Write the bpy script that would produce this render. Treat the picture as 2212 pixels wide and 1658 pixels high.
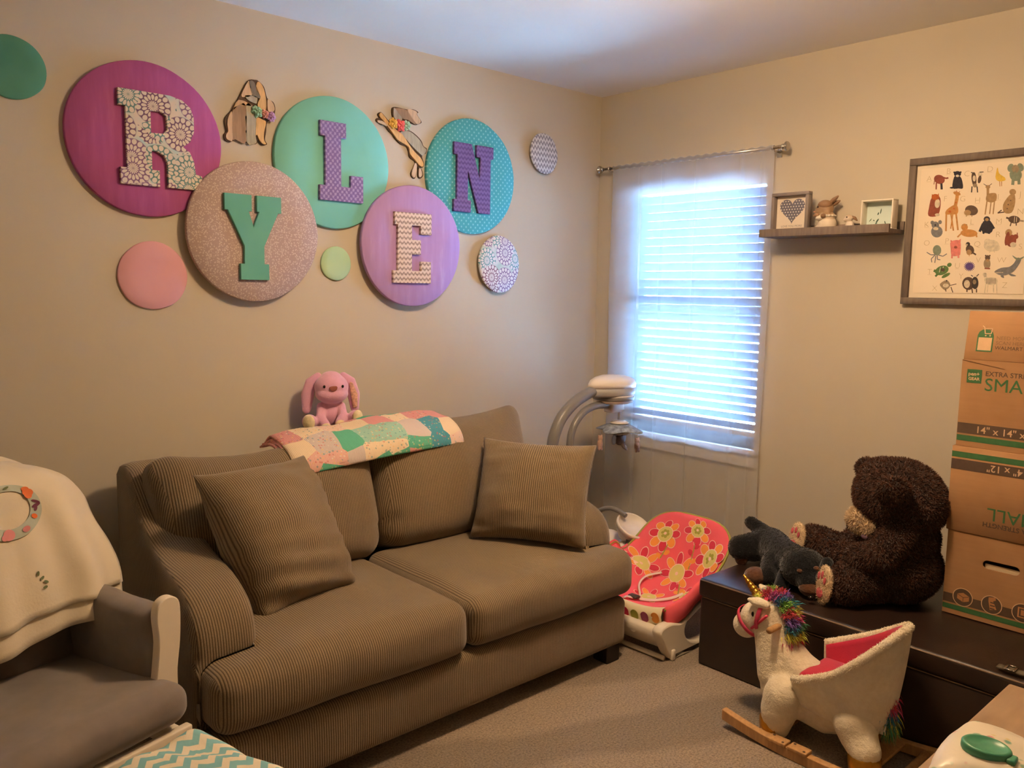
import bpy, bmesh, math, random
from mathutils import Vector, Matrix, Euler, noise

for _o in list(bpy.data.objects):
    bpy.data.objects.remove(_o, do_unlink=True)
SC = bpy.context.scene
COL = SC.collection
PI = math.pi

# ------------------------------------------------------------------ camera
IMW, IMH = 2212.0, 1658.0
FPX = 1770.36
YAW, PITCH, ROLL = math.radians(47.7592), math.radians(-6.5688), math.radians(0.9505)
CAM = Vector((-3.374, -3.042, 1.415))
_f = Vector((math.cos(YAW) * math.cos(PITCH), math.sin(YAW) * math.cos(PITCH), math.sin(PITCH)))
_r0 = Vector((math.sin(YAW), -math.cos(YAW), 0))
_u0 = _r0.cross(_f)
_r = _r0 * math.cos(ROLL) + _u0 * math.sin(ROLL)
_u = -_r0 * math.sin(ROLL) + _u0 * math.cos(ROLL)
cd = bpy.data.cameras.new('camera')
cd.sensor_fit = 'HORIZONTAL'
cd.sensor_width = 36.0
cd.lens = FPX / IMW * 36.0
cd.clip_start = 0.05
cam = bpy.data.objects.new('camera', cd)
COL.objects.link(cam)
cam.matrix_world = Matrix(((_r.x, _u.x, -_f.x, CAM.x), (_r.y, _u.y, -_f.y, CAM.y), (_r.z, _u.z, -_f.z, CAM.z), (0, 0, 0, 1)))
SC.camera = cam

# ------------------------------------------------------------------ world, exposure
SKY_STRENGTH = 62.0
world = bpy.data.worlds.new('sky')
SC.world = world
world.use_nodes = True
_bg = world.node_tree.nodes['Background']
_bg.inputs[0].default_value = (0.35, 0.61, 1.0, 1)
_bg.inputs[1].default_value = SKY_STRENGTH
LAMP_STRENGTH = 150.0
SC.view_settings.view_transform = 'Standard'
SC.view_settings.look = 'None'
SC.view_settings.gamma = 1.0
SC.view_settings.use_curve_mapping = False
SC.view_settings.exposure = 0.27
SC.cycles.max_bounces = 7
SC.cycles.adaptive_threshold = 0.03
SC.cycles.transparent_max_bounces = 10
SC.cycles.use_denoising = True

# ------------------------------------------------------------------ pixel -> point on a plane of the room
def ray(x, y):
    return _f + _r * ((x - IMW / 2) / FPX) - _u * ((y - IMH / 2) / FPX)
def onx(x, y, X):
    d = ray(x, y); return CAM + d * ((X - CAM.x) / d.x)
def ony(x, y, Y):
    d = ray(x, y); return CAM + d * ((Y - CAM.y) / d.y)
def onz(x, y, Z):
    d = ray(x, y); return CAM + d * ((Z - CAM.z) / d.z)

# ------------------------------------------------------------------ objects
def root_matrix(o):
    return Matrix.LocRotScale(o.location, o.rotation_euler, None)
def tag(o, label, cat, group=None):
    o['label'] = label; o['category'] = cat
    if group: o['group'] = group
    return o
def thing(name, label, cat, loc=(0, 0, 0), rotz=0.0, group=None):
    o = bpy.data.objects.new(name, None)
    o.empty_display_size = 0.05
    COL.objects.link(o)
    o.location = loc; o.rotation_euler = (0, 0, rotz)
    return tag(o, label, cat, group)
def obj(name, me, mat=None, parent=None, world=None, label=None):
    """world: root object whose local frame the world-space vertices are moved to"""
    o = bpy.data.objects.new(name, me)
    COL.objects.link(o)
    if mat is not None:
        ms = mat if isinstance(mat, (list, tuple)) else [mat]
        if len(me.materials): me.materials.clear()
        for m in ms: me.materials.append(m)
    if world is not None:
        me.transform(root_matrix(world).inverted())
    if parent is not None: o.parent = parent
    if label: o['label'] = label
    return o
def struct(name, me, mat, parent=None):
    o = obj(name, me, mat, parent)
    if parent is None: o['kind'] = 'structure'
    return o
def recenter(o):
    """one-mesh thing with world-space vertices: put the origin at its base"""
    me = o.data
    xs = [v.co.x for v in me.vertices]; ys = [v.co.y for v in me.vertices]; zs = [v.co.z for v in me.vertices]
    c = Vector(((min(xs) + max(xs)) / 2, (min(ys) + max(ys)) / 2, min(zs)))
    me.transform(Matrix.Translation(-c)); o.location = c
    return o

class MB:
    """collects geometry, builds one mesh"""
    def __init__(s):
        s.v = []; s.f = []; s.m = []; s.sm = []
    def add(s, vs, fs, mi=0, smooth=False, M=None):
        b = len(s.v)
        for v in vs:
            v = Vector(v)
            s.v.append(M @ v if M is not None else v)
        for f in fs:
            s.f.append([b + i for i in f]); s.m.append(mi); s.sm.append(smooth)
        return s
    def addmesh(s, me, mi=0, smooth=False, M=None):
        return s.add([v.co for v in me.vertices], [list(p.vertices) for p in me.polygons], mi, smooth, M)
    def box(s, c, size, bev=0.0, seg=2, mi=0, M=None, smooth=None):
        bm = bmesh.new()
        bmesh.ops.create_cube(bm, size=1.0)
        bmesh.ops.scale(bm, vec=Vector(size), verts=bm.verts)
        if bev > 0:
            bmesh.ops.bevel(bm, geom=list(bm.edges), offset=bev, segments=seg, profile=0.5, affect='EDGES')
        bm.verts.index_update()
        T = Matrix.Translation(Vector(c))
        if M is not None: T = M @ T
        vs = [v.co.copy() for v in bm.verts]; fs = [[v.index for v in f.verts] for f in bm.faces]
        bm.free()
        return s.add(vs, fs, mi, (bev > 0) if smooth is None else smooth, T)
    def bounds(s, x0, x1, y0, y1, z0, z1, bev=0.0, seg=2, mi=0, M=None):
        return s.box(((x0 + x1) / 2, (y0 + y1) / 2, (z0 + z1) / 2), (abs(x1 - x0), abs(y1 - y0), abs(z1 - z0)), bev, seg, mi, M)
    def tube(s, path, r, seg=12, mi=0, cap=True, M=None, flat=1.0):
        path = [Vector(p) for p in path]
        n = len(path)
        rs = r if isinstance(r, (list, tuple)) else [r] * n
        vs = []; fs = []
        t0 = (path[1] - path[0]).normalized()
        up = Vector((0, 0, 1)) if abs(t0.z) < 0.9 else Vector((1, 0, 0))
        a = t0.cross(up).normalized()
        for i, p in enumerate(path):
            t = (path[min(i + 1, n - 1)] - path[max(i - 1, 0)]).normalized()
            a = (a - t * a.dot(t)).normalized()
            b = t.cross(a)
            for k in range(seg):
                an = 2 * PI * k / seg
                vs.append(p + (a * math.cos(an) + b * math.sin(an) * flat) * rs[i])
        for i in range(n - 1):
            for k in range(seg):
                k2 = (k + 1) % seg
                fs.append([i * seg + k, i * seg + k2, (i + 1) * seg + k2, (i + 1) * seg + k])
        if cap:
            fs.append(list(range(seg))[::-1]); fs.append([(n - 1) * seg + k for k in range(seg)])
        return s.add(vs, fs, mi, True, M)
    def lathe(s, prof, seg=32, mi=0, M=None, smooth=True, capends=True):
        vs = []; fs = []
        for (r, z) in prof:
            for k in range(seg):
                an = 2 * PI * k / seg
                vs.append((r * math.cos(an), r * math.sin(an), z))
        n = len(prof)
        for i in range(n - 1):
            for k in range(seg):
                k2 = (k + 1) % seg
                fs.append([i * seg + k, i * seg + k2, (i + 1) * seg + k2, (i + 1) * seg + k])
        if capends:
            fs.append(list(range(seg))[::-1]); fs.append([(n - 1) * seg + k for k in range(seg)])
        return s.add(vs, fs, mi, smooth, M)
    def ell(s, c, r, seg=20, ring=12, mi=0, R=None, M=None):
        vs = []; fs = []
        if not isinstance(r, (list, tuple)): r = (r, r, r)
        for i in range(ring + 1):
            th = PI * i / ring
            for k in range(seg):
                an = 2 * PI * k / seg
                v = Vector((r[0] * math.sin(th) * math.cos(an), r[1] * math.sin(th) * math.sin(an), r[2] * math.cos(th)))
                if R is not None: v = R @ v
                vs.append(v + Vector(c))
        for i in range(ring):
            for k in range(seg):
                k2 = (k + 1) % seg
                if i == 0: fs.append([k, (i + 1) * seg + k, (i + 1) * seg + k2])
                elif i == ring - 1: fs.append([i * seg + k, (i + 1) * seg + k, i * seg + k2])
                else: fs.append([i * seg + k, (i + 1) * seg + k, (i + 1) * seg + k2, i * seg + k2])
        return s.add(vs, fs, mi, True, M)
    def mesh(s, name='mesh'):
        me = bpy.data.meshes.new(name)
        me.from_pydata([tuple(v) for v in s.v], [], s.f)
        me.polygons.foreach_set('material_index', s.m)
        me.polygons.foreach_set('use_smooth', s.sm)
        me.update()
        return me
    def build(s, name, mat, parent=None, world=None, label=None):
        return obj(name, s.mesh(name), mat, parent, world, label)

def clean(me, dist=1e-5):
    bm = bmesh.new(); bm.from_mesh(me)
    bmesh.ops.remove_doubles(bm, verts=bm.verts, dist=dist)
    bmesh.ops.recalc_face_normals(bm, faces=bm.faces)
    bm.to_mesh(me); bm.free(); me.update()
    return me
def smooth_all(me):
    for p in me.polygons: p.use_smooth = True
    return me
def apply_mods(me, setup):
    o = bpy.data.objects.new('work', me); COL.objects.link(o)
    setup(o)
    bpy.context.view_layer.update()
    dg = bpy.context.evaluated_depsgraph_get()
    r = bpy.data.meshes.new_from_object(o.evaluated_get(dg))
    bpy.data.objects.remove(o, do_unlink=True)
    return r
def organic(blobs, voxel=0.006, smooth=6, name='body'):
    """one continuous skin over ellipsoids ('e', c, r, euler) and tapered limbs ('t', path, radii)"""
    mb = MB()
    for b in blobs:
        if b[0] == 'e':
            R = Euler(b[3]).to_matrix() if len(b) > 3 else None
            mb.ell(b[1], b[2], 24, 14, R=R)
        else:
            mb.tube(b[1], b[2], 16)
            mb.ell(b[1][0], b[2][0] if isinstance(b[2], (list, tuple)) else b[2], 16, 10)
            mb.ell(b[1][-1], b[2][-1] if isinstance(b[2], (list, tuple)) else b[2], 16, 10)
    me = mb.mesh(name)
    def su(o):
        m = o.modifiers.new('r', 'REMESH'); m.mode = 'VOXEL'; m.voxel_size = voxel; m.use_smooth_shade = True
        m = o.modifiers.new('s', 'SMOOTH'); m.factor = 0.5; m.iterations = smooth
    r = apply_mods(me, su)
    r.name = name
    return smooth_all(r)
def curve_mesh(polys, extrude=0.005, bevel=0.0, name='shape'):
    """filled 2D outlines (holes by even-odd), in the XY plane, thickness 2*extrude along Z"""
    cu = bpy.data.curves.new(name, 'CURVE'); cu.dimensions = '2D'; cu.fill_mode = 'BOTH'
    cu.extrude = extrude; cu.bevel_depth = bevel; cu.bevel_resolution = 1
    for p in polys:
        sp = cu.splines.new('POLY'); sp.points.add(len(p) - 1)
        for i, q in enumerate(p): sp.points[i].co = (q[0], q[1], 0, 1)
        sp.use_cyclic_u = True
    o = bpy.data.objects.new('work', cu); COL.objects.link(o)
    bpy.context.view_layer.update()
    dg = bpy.context.evaluated_depsgraph_get()
    me = bpy.data.meshes.new_from_object(o.evaluated_get(dg))
    bpy.data.objects.remove(o, do_unlink=True); bpy.data.curves.remove(cu)
    me.materials.clear()
    return me
def text_mesh(txt, size=0.05, extrude=0.0003, align='LEFT', offset=0.0):
    cu = bpy.data.curves.new('lettering', 'FONT'); cu.body = txt; cu.size = size; cu.extrude = extrude
    cu.align_x = align; cu.resolution_u = 3; cu.offset = offset
    o = bpy.data.objects.new('work', cu); COL.objects.link(o)
    bpy.context.view_layer.update()
    dg = bpy.context.evaluated_depsgraph_get()
    me = bpy.data.meshes.new_from_object(o.evaluated_get(dg))
    bpy.data.objects.remove(o, do_unlink=True); bpy.data.curves.remove(cu)
    me.materials.clear()
    return me
def ngon(cx, cy, rx, ry, n=24, rot=0.0):
    c, s_ = math.cos(rot), math.sin(rot)
    out = []
    for k in range(n):
        a = 2 * PI * k / n
        x, y = rx * math.cos(a), ry * math.sin(a)
        out.append((cx + x * c - y * s_, cy + x * s_ + y * c))
    return out
def nz(p, sc, seed=0.0):
    return noise.noise(Vector((p[0] * sc + seed, p[1] * sc + seed * 1.7, p[2] * sc - seed)))
def fur(name, me, n, length, width, mat, parent, seed=1, droop=0.3, keep=None, jit=0.5):
    """short mesh strands over a skin: nobody could count them"""
    rnd = random.Random(seed)
    me.calc_loop_triangles()
    tris = me.loop_triangles; vs = me.vertices
    areas = []; tot = 0.0
    for t in tris:
        tot += t.area; areas.append(tot)
    import bisect
    V = []; F = []
    for i in range(n):
        t = tris[min(bisect.bisect(areas, rnd.random() * tot), len(tris) - 1)]
        a, b = rnd.random(), rnd.random()
        if a + b > 1: a, b = 1 - a, 1 - b
        p = vs[t.vertices[0]].co * (1 - a - b) + vs[t.vertices[1]].co * a + vs[t.vertices[2]].co * b
        if keep and not keep(p): continue
        nn = (t.normal + Vector((rnd.uniform(-1, 1), rnd.uniform(-1, 1), rnd.uniform(-1, 1))) * jit + Vector((0, 0, -droop))).normalized()
        s = nn.cross(Vector((rnd.uniform(-1, 1), rnd.uniform(-1, 1), rnd.uniform(-1, 1)))).normalized() * width * 0.5
        L = length * rnd.uniform(0.6, 1.3)
        k = len(V)
        V += [p - nn * 0.001 - s, p - nn * 0.001 + s, p + nn * L]
        F.append((k, k + 1, k + 2))
    m = bpy.data.meshes.new(name); m.from_pydata([tuple(v) for v in V], [], F); m.update()
    o = obj(name, m, mat, parent); o['kind'] = 'stuff'
    return o

def ticks(h, r, k, m):
    """coordinates along one axis of a rounded box: k steps inside each rim, m across the middle"""
    a = [-h + r * i / k for i in range(k)]
    inner = h - r
    mid = [-inner + 2 * inner * i / m for i in range(m + 1)]
    return a + mid + [-q for q in a[::-1]]
def puff(size, r, bulge=(0, 0, 0), m=(10, 10, 4), k=4, fn=None, wr=0.0, wsc=6.0, seed=0.0):
    """upholstered block: rounded box whose faces swell; local origin at its centre"""
    h = [q / 2 for q in size]
    T = [ticks(h[i], r, k, m[i]) for i in range(3)]
    idx = {}; V = []; F = []
    def vert(p):
        key = (round(p[0], 6), round(p[1], 6), round(p[2], 6))
        if key in idx: return idx[key]
        q = Vector([max(-(h[i] - r), min(h[i] - r, p[i])) for i in range(3)])
        d = Vector(p) - q
        if d.length > 1e-9:
            d = d.normalized() * r
        v = q + d
        u = [v[i] / h[i] for i in range(3)]
        o = [v[0] + bulge[0] * u[0] * (1 - u[1] ** 2) * (1 - u[2] ** 2),
             v[1] + bulge[1] * u[1] * (1 - u[0] ** 2) * (1 - u[2] ** 2),
             v[2] + bulge[2] * u[2] * (1 - u[0] ** 2) * (1 - u[1] ** 2)]
        w = Vector(o)
        if wr:
            w = w + Vector((nz(w, wsc, seed), nz(w, wsc, seed + 7), nz(w, wsc, seed + 13))) * wr
        if fn: w = fn(w)
        idx[key] = len(V); V.append(w)
        return idx[key]
    for ax in range(3):
        a, b = (ax + 1) % 3, (ax + 2) % 3
        for sgn in (-1, 1):
            for i in range(len(T[a]) - 1):
                for j in range(len(T[b]) - 1):
                    q = []
                    for (ii, jj) in ((i, j), (i + 1, j), (i + 1, j + 1), (i, j + 1)):
                        p = [0, 0, 0]; p[ax] = sgn * h[ax]; p[a] = T[a][ii]; p[b] = T[b][jj]
                        q.append(vert(p))
                    F.append(q if sgn > 0 else q[::-1])
    mb = MB(); mb.add(V, F, 0, True)
    return mb.mesh('puff')
def pillow(w, h, t, n=26, pinch=0.06, wr=0.006, seed=0.0, fn=None):
    """knife-edge scatter pillow in local XZ, thickness along Y"""
    V = []; F = []; ids = {}; rib = []
    for s_ in (1, -1):
        for i in range(n + 1):
            for j in range(n + 1):
                edge = i in (0, n) or j in (0, n)
                if s_ < 0 and edge:
                    ids[(s_, i, j)] = ids[(1, i, j)]; continue
                u = -1 + 2 * i / n; v = -1 + 2 * j / n
                u = math.sin(u * PI / 2) * 0.5 + u * 0.5; v = math.sin(v * PI / 2) * 0.5 + v * 0.5
                x = u * w / 2 * (1 - pinch * (1 - v * v) * abs(u)); z = v * h / 2 * (1 - pinch * (1 - u * u) * abs(v))
                th = t / 2 * (max(0, (1 - abs(u) ** 2.6)) * max(0, (1 - abs(v) ** 2.6))) ** 0.5
                p = Vector((x, s_ * th, z))
                if wr:
                    p.y += s_ * nz((x, 0, z), 9.0, seed) * wr * (1 if not edge else 0.3)
                    p.y += s_ * nz((x * 0.5, 0, z * 1.6), 22.0, seed + 3) * wr * 0.5 * (0 if edge else 1)
                if fn: p = fn(p, u, v)
                ids[(s_, i, j)] = len(V); V.append(p); rib.append((-1 + 2 * i / n) * w * 0.56)
    for s_ in (1, -1):
        for i in range(n):
            for j in range(n):
                q = [ids[(s_, i, j)], ids[(s_, i + 1, j)], ids[(s_, i + 1, j + 1)], ids[(s_, i, j + 1)]]
                F.append(q[::-1] if s_ > 0 else q)
    mb = MB(); mb.add(V, F, 0, True)
    me = mb.mesh('pillow')
    at = me.attributes.new('rib', 'FLOAT', 'POINT'); at.data.foreach_set('value', rib)
    return me
def frame_from(xdir, zhint):
    x = Vector(xdir).normalized(); z = Vector(zhint); z = (z - x * z.dot(x)).normalized(); y = z.cross(x)
    return Matrix((x, y, z)).transposed()
def spline(pts, n=8):
    """Catmull-Rom through points"""
    P = [Vector(p) for p in pts]; out = []
    for i in range(len(P) - 1):
        p0 = P[max(i - 1, 0)]; p1 = P[i]; p2 = P[i + 1]; p3 = P[min(i + 2, len(P) - 1)]
        for k in range(n):
            t = k / n
            out.append(0.5 * ((2 * p1) + (p2 - p0) * t + (2 * p0 - 5 * p1 + 4 * p2 - p3) * t * t + (3 * p1 - p0 - 3 * p2 + p3) * t ** 3))
    out.append(P[-1])
    return out
def spline2(pts, n=6, closed=True):
    P = [Vector((p[0], p[1], 0)) for p in pts]; N = len(P); out = []
    for i in range(N if closed else N - 1):
        p0 = P[(i - 1) % N]; p1 = P[i]; p2 = P[(i + 1) % N]; p3 = P[(i + 2) % N]
        for k in range(n):
            t = k / n
            q = 0.5 * ((2 * p1) + (p2 - p0) * t + (2 * p0 - 5 * p1 + 4 * p2 - p3) * t * t + (3 * p1 - p0 - 3 * p2 + p3) * t ** 3)
            out.append((q.x, q.y))
    return out

# ------------------------------------------------------------------ materials
MATS = {}
def srgb(h):
    if isinstance(h, str):
        h = h.lstrip('#'); c = [int(h[i:i + 2], 16) / 255 for i in (0, 2, 4)]
    else: c = h
    return tuple([x / 12.92 if x <= 0.04045 else ((x + 0.055) / 1.055) ** 2.4 for x in c]) + (1.0,)
class NT:
    def __init__(s, name):
        s.mat = bpy.data.materials.new(name); s.mat.use_nodes = True
        s.t = s.mat.node_tree; s.b = s.t.nodes['Principled BSDF']
        s.out = s.t.nodes['Material Output']; s._tc = None
    def n(s, typ, **kw):
        nd = s.t.nodes.new(typ)
        for k, v in kw.items(): setattr(nd, k, v)
        return nd
    def l(s, a, b): s.t.links.new(a, b)
    def tc(s, which='Object'):
        if s._tc is None: s._tc = s.n('ShaderNodeTexCoord')
        return s._tc.outputs[which]
    def noise(s, scale, detail=3.0, vec=None, rough=0.55):
        nd = s.n('ShaderNodeTexNoise'); nd.inputs['Scale'].default_value = scale; nd.inputs['Detail'].default_value = detail
        nd.inputs['Roughness'].default_value = rough
        s.l(vec if vec is not None else s.tc(), nd.inputs['Vector'])
        return nd
    def ramp(s, fac, stops, interp='LINEAR'):
        nd = s.n('ShaderNodeValToRGB'); cr = nd.color_ramp; cr.interpolation = interp
        while len(cr.elements) > 1: cr.elements.remove(cr.elements[-1])
        cr.elements[0].position = stops[0][0]; cr.elements[0].color = stops[0][1]
        for p, c in stops[1:]:
            e = cr.elements.new(p); e.color = c
        s.l(fac, nd.inputs[0]); return nd.outputs[0]
    def math(s, op, a, b=None, c=None):
        nd = s.n('ShaderNodeMath', operation=op)
        for i, q in enumerate((a, b, c)):
            if q is None: continue
            if isinstance(q, (int, float)): nd.inputs[i].default_value = q
            else: s.l(q, nd.inputs[i])
        return nd.outputs[0]
    def mix(s, fac, a, b, blend='MIX'):
        nd = s.n('ShaderNodeMix', data_type='RGBA', blend_type=blend)
        for sock, q in ((nd.inputs[0], fac), (nd.inputs[6], a), (nd.inputs[7], b)):
            if isinstance(q, (int, float)): sock.default_value = q
            elif isinstance(q, tuple): sock.default_value = q
            else: s.l(q, sock)
        return nd.outputs[2]
    def bump(s, h, strength=0.3, dist=0.01, prev=None):
        nd = s.n('ShaderNodeBump'); nd.inputs['Strength'].default_value = strength; nd.inputs['Distance'].default_value = dist
        s.l(h, nd.inputs['Height'])
        if prev is not None: s.l(prev, nd.inputs['Normal'])
        s.l(nd.outputs[0], s.b.inputs['Normal']); return nd.outputs[0]
    def sep(s, vec=None):
        nd = s.n('ShaderNodeSeparateXYZ'); s.l(vec if vec is not None else s.tc(), nd.inputs[0]); return nd.outputs
    def col(s, c):
        if isinstance(c, tuple): s.b.inputs['Base Color'].default_value = c
        else: s.l(c, s.b.inputs['Base Color'])
    def rough(s, r, spec=0.5):
        s.b.inputs['Roughness'].default_value = r; s.b.inputs['Specular IOR Level'].default_value = spec
def M(name, color, rough=0.8, var=0.08, vscale=12.0, bump=0.0, bscale=200.0, bdist=0.002, metal=0.0, spec=0.4, sheen=0.0):
    if name in MATS: return MATS[name]
    t = NT(name); c = srgb(color) if (isinstance(color, str)) else color
    if var > 0:
        nd = t.noise(vscale, 4.0)
        dk = tuple([x * (1 - var) for x in c[:3]]) + (1.0,); lt = tuple([min(1, x * (1 + var)) for x in c[:3]]) + (1.0,)
        t.col(t.ramp(nd.outputs[0], [(0.3, dk), (0.7, lt)]))
    else: t.col(c)
    t.rough(rough, spec); t.b.inputs['Metallic'].default_value = metal
    if sheen: t.b.inputs['Sheen Weight'].default_value = sheen
    if bump > 0:
        t.bump(t.noise(bscale, 3.0).outputs[0], bump, bdist)
    MATS[name] = t.mat
    return t.mat
# ================================================================== the room
RX, RY, HC = -4.25, -4.1, 2.44          # far walls behind the camera, ceiling height
WY0, WY1, WZ0, WZ1 = -1.012, -0.225, 0.69, 1.97   # window opening in the wall x = 0

def wall_mat():
    t = NT('greige_wall_paint')
    big = t.noise(1.3, 3.0)
    t.col(t.ramp(big.outputs[0], [(0.3, srgb('#c8bda8')), (0.7, srgb('#cdc3af'))]))
    t.rough(0.62, 0.35)
    t.bump(t.noise(170, 2.0).outputs[0], 0.10, 0.002)
    return t.mat
WALL = wall_mat()
CEIL = M('white_ceiling_paint', '#f6f4ee', 0.75, 0.02, 2.0, 0.15, 120, 0.003)
TRIM = M('white_trim_paint', '#e9e6e0', 0.4, 0.015, 5.0)

def carpet_mat():
    t = NT('beige_cut_pile_carpet')
    s = t.sep()
    # vacuum lanes: the pile lies one way and then the other
    lane = t.math('SINE', t.math('ADD', t.math('MULTIPLY', s[1], 13.0), t.math('MULTIPLY', s[0], 5.5)))
    wob = t.noise(1.6, 2.0)
    lane = t.math('ADD', lane, t.math('MULTIPLY', t.math('SUBTRACT', wob.outputs[0], 0.5), 3.0))
    base = t.ramp(t.math('ADD', t.math('MULTIPLY', lane, 0.5), 0.5), [(0.3, srgb('#918272')), (0.6, srgb('#a99886'))])
    fleck = t.noise(140, 6.0, rough=0.85)
    c = t.mix(1.0, base, t.ramp(fleck.outputs[0], [(0.36, (0.26, 0.25, 0.24, 1)), (0.5, (0.95, 0.95, 0.95, 1)), (0.66, (1.5, 1.47, 1.43, 1))]), 'MULTIPLY')
    t.col(c); t.rough(0.95, 0.1)
    t.b.inputs['Sheen Weight'].default_value = 0.3
    b1 = t.bump(t.noise(60, 4.0, rough=0.7).outputs[0], 0.5, 0.01)
    t.bump(t.noise(330, 2.0).outputs[0], 0.7, 0.006, b1)
    return t.mat
CARPET = carpet_mat()

def plane_grid(x0, x1, y0, y1, z, nx, ny, amp=0.0):
    V = []; F = []
    for i in range(nx + 1):
        for j in range(ny + 1):
            x = x0 + (x1 - x0) * i / nx; y = y0 + (y1 - y0) * j / ny
            V.append((x, y, z + (amp * noise.noise(Vector((x * 9, y * 9, 0))) if amp else 0)))
    for i in range(nx):
        for j in range(ny):
            a = i * (ny + 1) + j
            F.append([a, a + ny + 1, a + ny + 2, a + 1])
    return MB().add(V, F, 0, False)
m = MB(); m.bounds(RX, 0, RY, 0, -0.06, 0.0)
struct('floor', m.mesh('floor'), CARPET)
m = MB(); m.bounds(RX - 0.1, 0.12, RY - 0.1, 0.1, HC, HC + 0.08)
struct('ceiling', m.mesh('ceiling'), CEIL)
m = MB(); m.bounds(RX - 0.1, 0.0, 0.0, 0.1, -0.06, HC)
struct('wall_left', m.mesh('wall_left'), WALL)
m = MB()
m.bounds(0, 0.12, RY - 0.1, WY0, -0.06, HC)
m.bounds(0, 0.12, WY1, 0.1, -0.06, HC)
m.bounds(0, 0.12, WY0, WY1, -0.06, WZ0)
m.bounds(0, 0.12, WY0, WY1, WZ1, HC)
struct('wall_right', m.mesh('wall_right'), WALL)
m = MB(); m.bounds(RX - 0.1, RX, RY, 0.0, -0.06, HC)
struct('wall_back', m.mesh('wall_back'), WALL)
m = MB(); m.bounds(RX - 0.1, 0.0, RY - 0.1, RY, -0.06, HC)
struct('wall_near', m.mesh('wall_near'), WALL)
def baseboard(name, x0, x1, y0, y1):
    m = MB(); m.bounds(x0, x1, y0, y1, 0.0, 0.085, 0.004, 2)
    struct(name, m.mesh(name), TRIM)
baseboard('baseboard_left', RX, -0.014, -0.013, 0.0)
baseboard('baseboard_right', -0.013, 0.0, RY, 0.0)
baseboard('baseboard_back', RX, RX + 0.013, RY, -0.014)

# ------------------------------------------------------------------ window
VINYL = M('white_vinyl', '#eceef0', 0.35, 0.01, 4.0)
def glass_mat():
    t = NT('window_glass')
    tr = t.n('ShaderNodeBsdfTransparent'); tr.inputs[0].default_value = (0.93, 0.97, 0.98, 1)
    gl = t.n('ShaderNodeBsdfGlossy'); gl.inputs['Roughness'].default_value = 0.03
    fr = t.n('ShaderNodeFresnel'); fr.inputs[0].default_value = 1.45
    mx = t.n('ShaderNodeMixShader')
    t.l(fr.outputs[0], mx.inputs[0]); t.l(tr.outputs[0], mx.inputs[1]); t.l(gl.outputs[0], mx.inputs[2])
    t.l(mx.outputs[0], t.out.inputs[0])
    return t.mat
GLASS = glass_mat()
m = MB()
W_ = 0.045
m.bounds(0.075, 0.115, WY0, WY0 + W_, WZ0, WZ1, 0.004)
m.bounds(0.075, 0.115, WY1 - W_, WY1, WZ0, WZ1, 0.004)
m.bounds(0.075, 0.115, WY0 + W_, WY1 - W_, WZ0, WZ0 + W_, 0.004)
m.bounds(0.075, 0.115, WY0 + W_, WY1 - W_, WZ1 - W_, WZ1, 0.004)
win = struct('window_1', m.mesh('window_1'), VINYL)
zm = (WZ0 + WZ1) / 2
m = MB(); m.bounds(0.078, 0.112, WY0 + W_, WY1 - W_, zm - 0.025, zm + 0.025, 0.004); m.build('meeting_rail', VINYL, win)
for a, b in ((WZ0 + W_, zm - 0.025), (zm + 0.025, WZ1 - W_)):
    m = MB(); m.bounds(0.094, 0.098, WY0 + W_, WY1 - W_, a, b); m.build('pane', GLASS, win)
m = MB(); m.bounds(-0.032, 0.075, WY0 - 0.03, WY1 + 0.03, WZ0 - 0.022, WZ0, 0.005); m.build('window_sill', TRIM, win)
m = MB(); m.bounds(-0.016, 0.0, WY0 - 0.012, WY1 + 0.012, WZ0 - 0.085, WZ0 - 0.022, 0.004); m.build('window_apron', TRIM, win)

# ------------------------------------------------------------------ blind
def slat_mat():
    t = NT('white_blind_slat')
    d = t.n('ShaderNodeBsdfDiffuse'); d.inputs[0].default_value = srgb('#aab7c9')
    tl = t.n('ShaderNodeBsdfTranslucent'); tl.inputs[0].default_value = (0.60, 0.70, 0.80, 1)
    nd = t.noise(30, 2.0)
    fac = t.math('ADD', t.math('MULTIPLY', nd.outputs[0], 0.03), 0.03)
    mx = t.n('ShaderNodeMixShader'); t.l(fac, mx.inputs[0]); t.l(d.outputs[0], mx.inputs[1]); t.l(tl.outputs[0], mx.inputs[2])
    t.l(mx.outputs[0], t.out.inputs[0])
    return t.mat
SLAT = slat_mat()
BLIND_RAIL = M('white_blind_rail', '#e8ecf2', 0.45, 0.01, 8)
blind = thing('window_blind', 'white horizontal slat blind lowered almost to the sill behind the sheer curtain', 'blind', (0.035, (WY0 + WY1) / 2, 0.745))
by = (WY1 - WY0) / 2 - 0.006
def bpart(name, mb, mat): return mb.build(name, mat, blind)
m = MB(); m.bounds(-0.028, 0.028, -by, by, 1.165, 1.222, 0.003); bpart('head_rail', m, BLIND_RAIL)
m = MB(); m.bounds(-0.026, 0.026, -by, by, 0.0, 0.018, 0.003); bpart('bottom_rail', m, BLIND_RAIL)
NS = 27
m = MB()
prof = []
for i in range(7):                      # a slightly crowned slat, 50 mm wide
    a = -1 + i / 3
    prof.append((a * 0.025, 0.0022 * (1 - a * a)))
V = []; F = []
for yy in (-by, by):
    for (px, pz) in prof: V.append((px, yy, pz))
    for (px, pz) in prof[::-1]: V.append((px, yy, pz - 0.0024))
n_ = 14
for k in range(n_): F.append([k, (k + 1) % n_, n_ + (k + 1) % n_, n_ + k])
F.append(list(range(n_))[::-1]); F.append(list(range(n_, 2 * n_)))
m.add(V, F, 0, False)
slat_me = m.mesh('slat'); slat_me.materials.append(SLAT)
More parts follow.
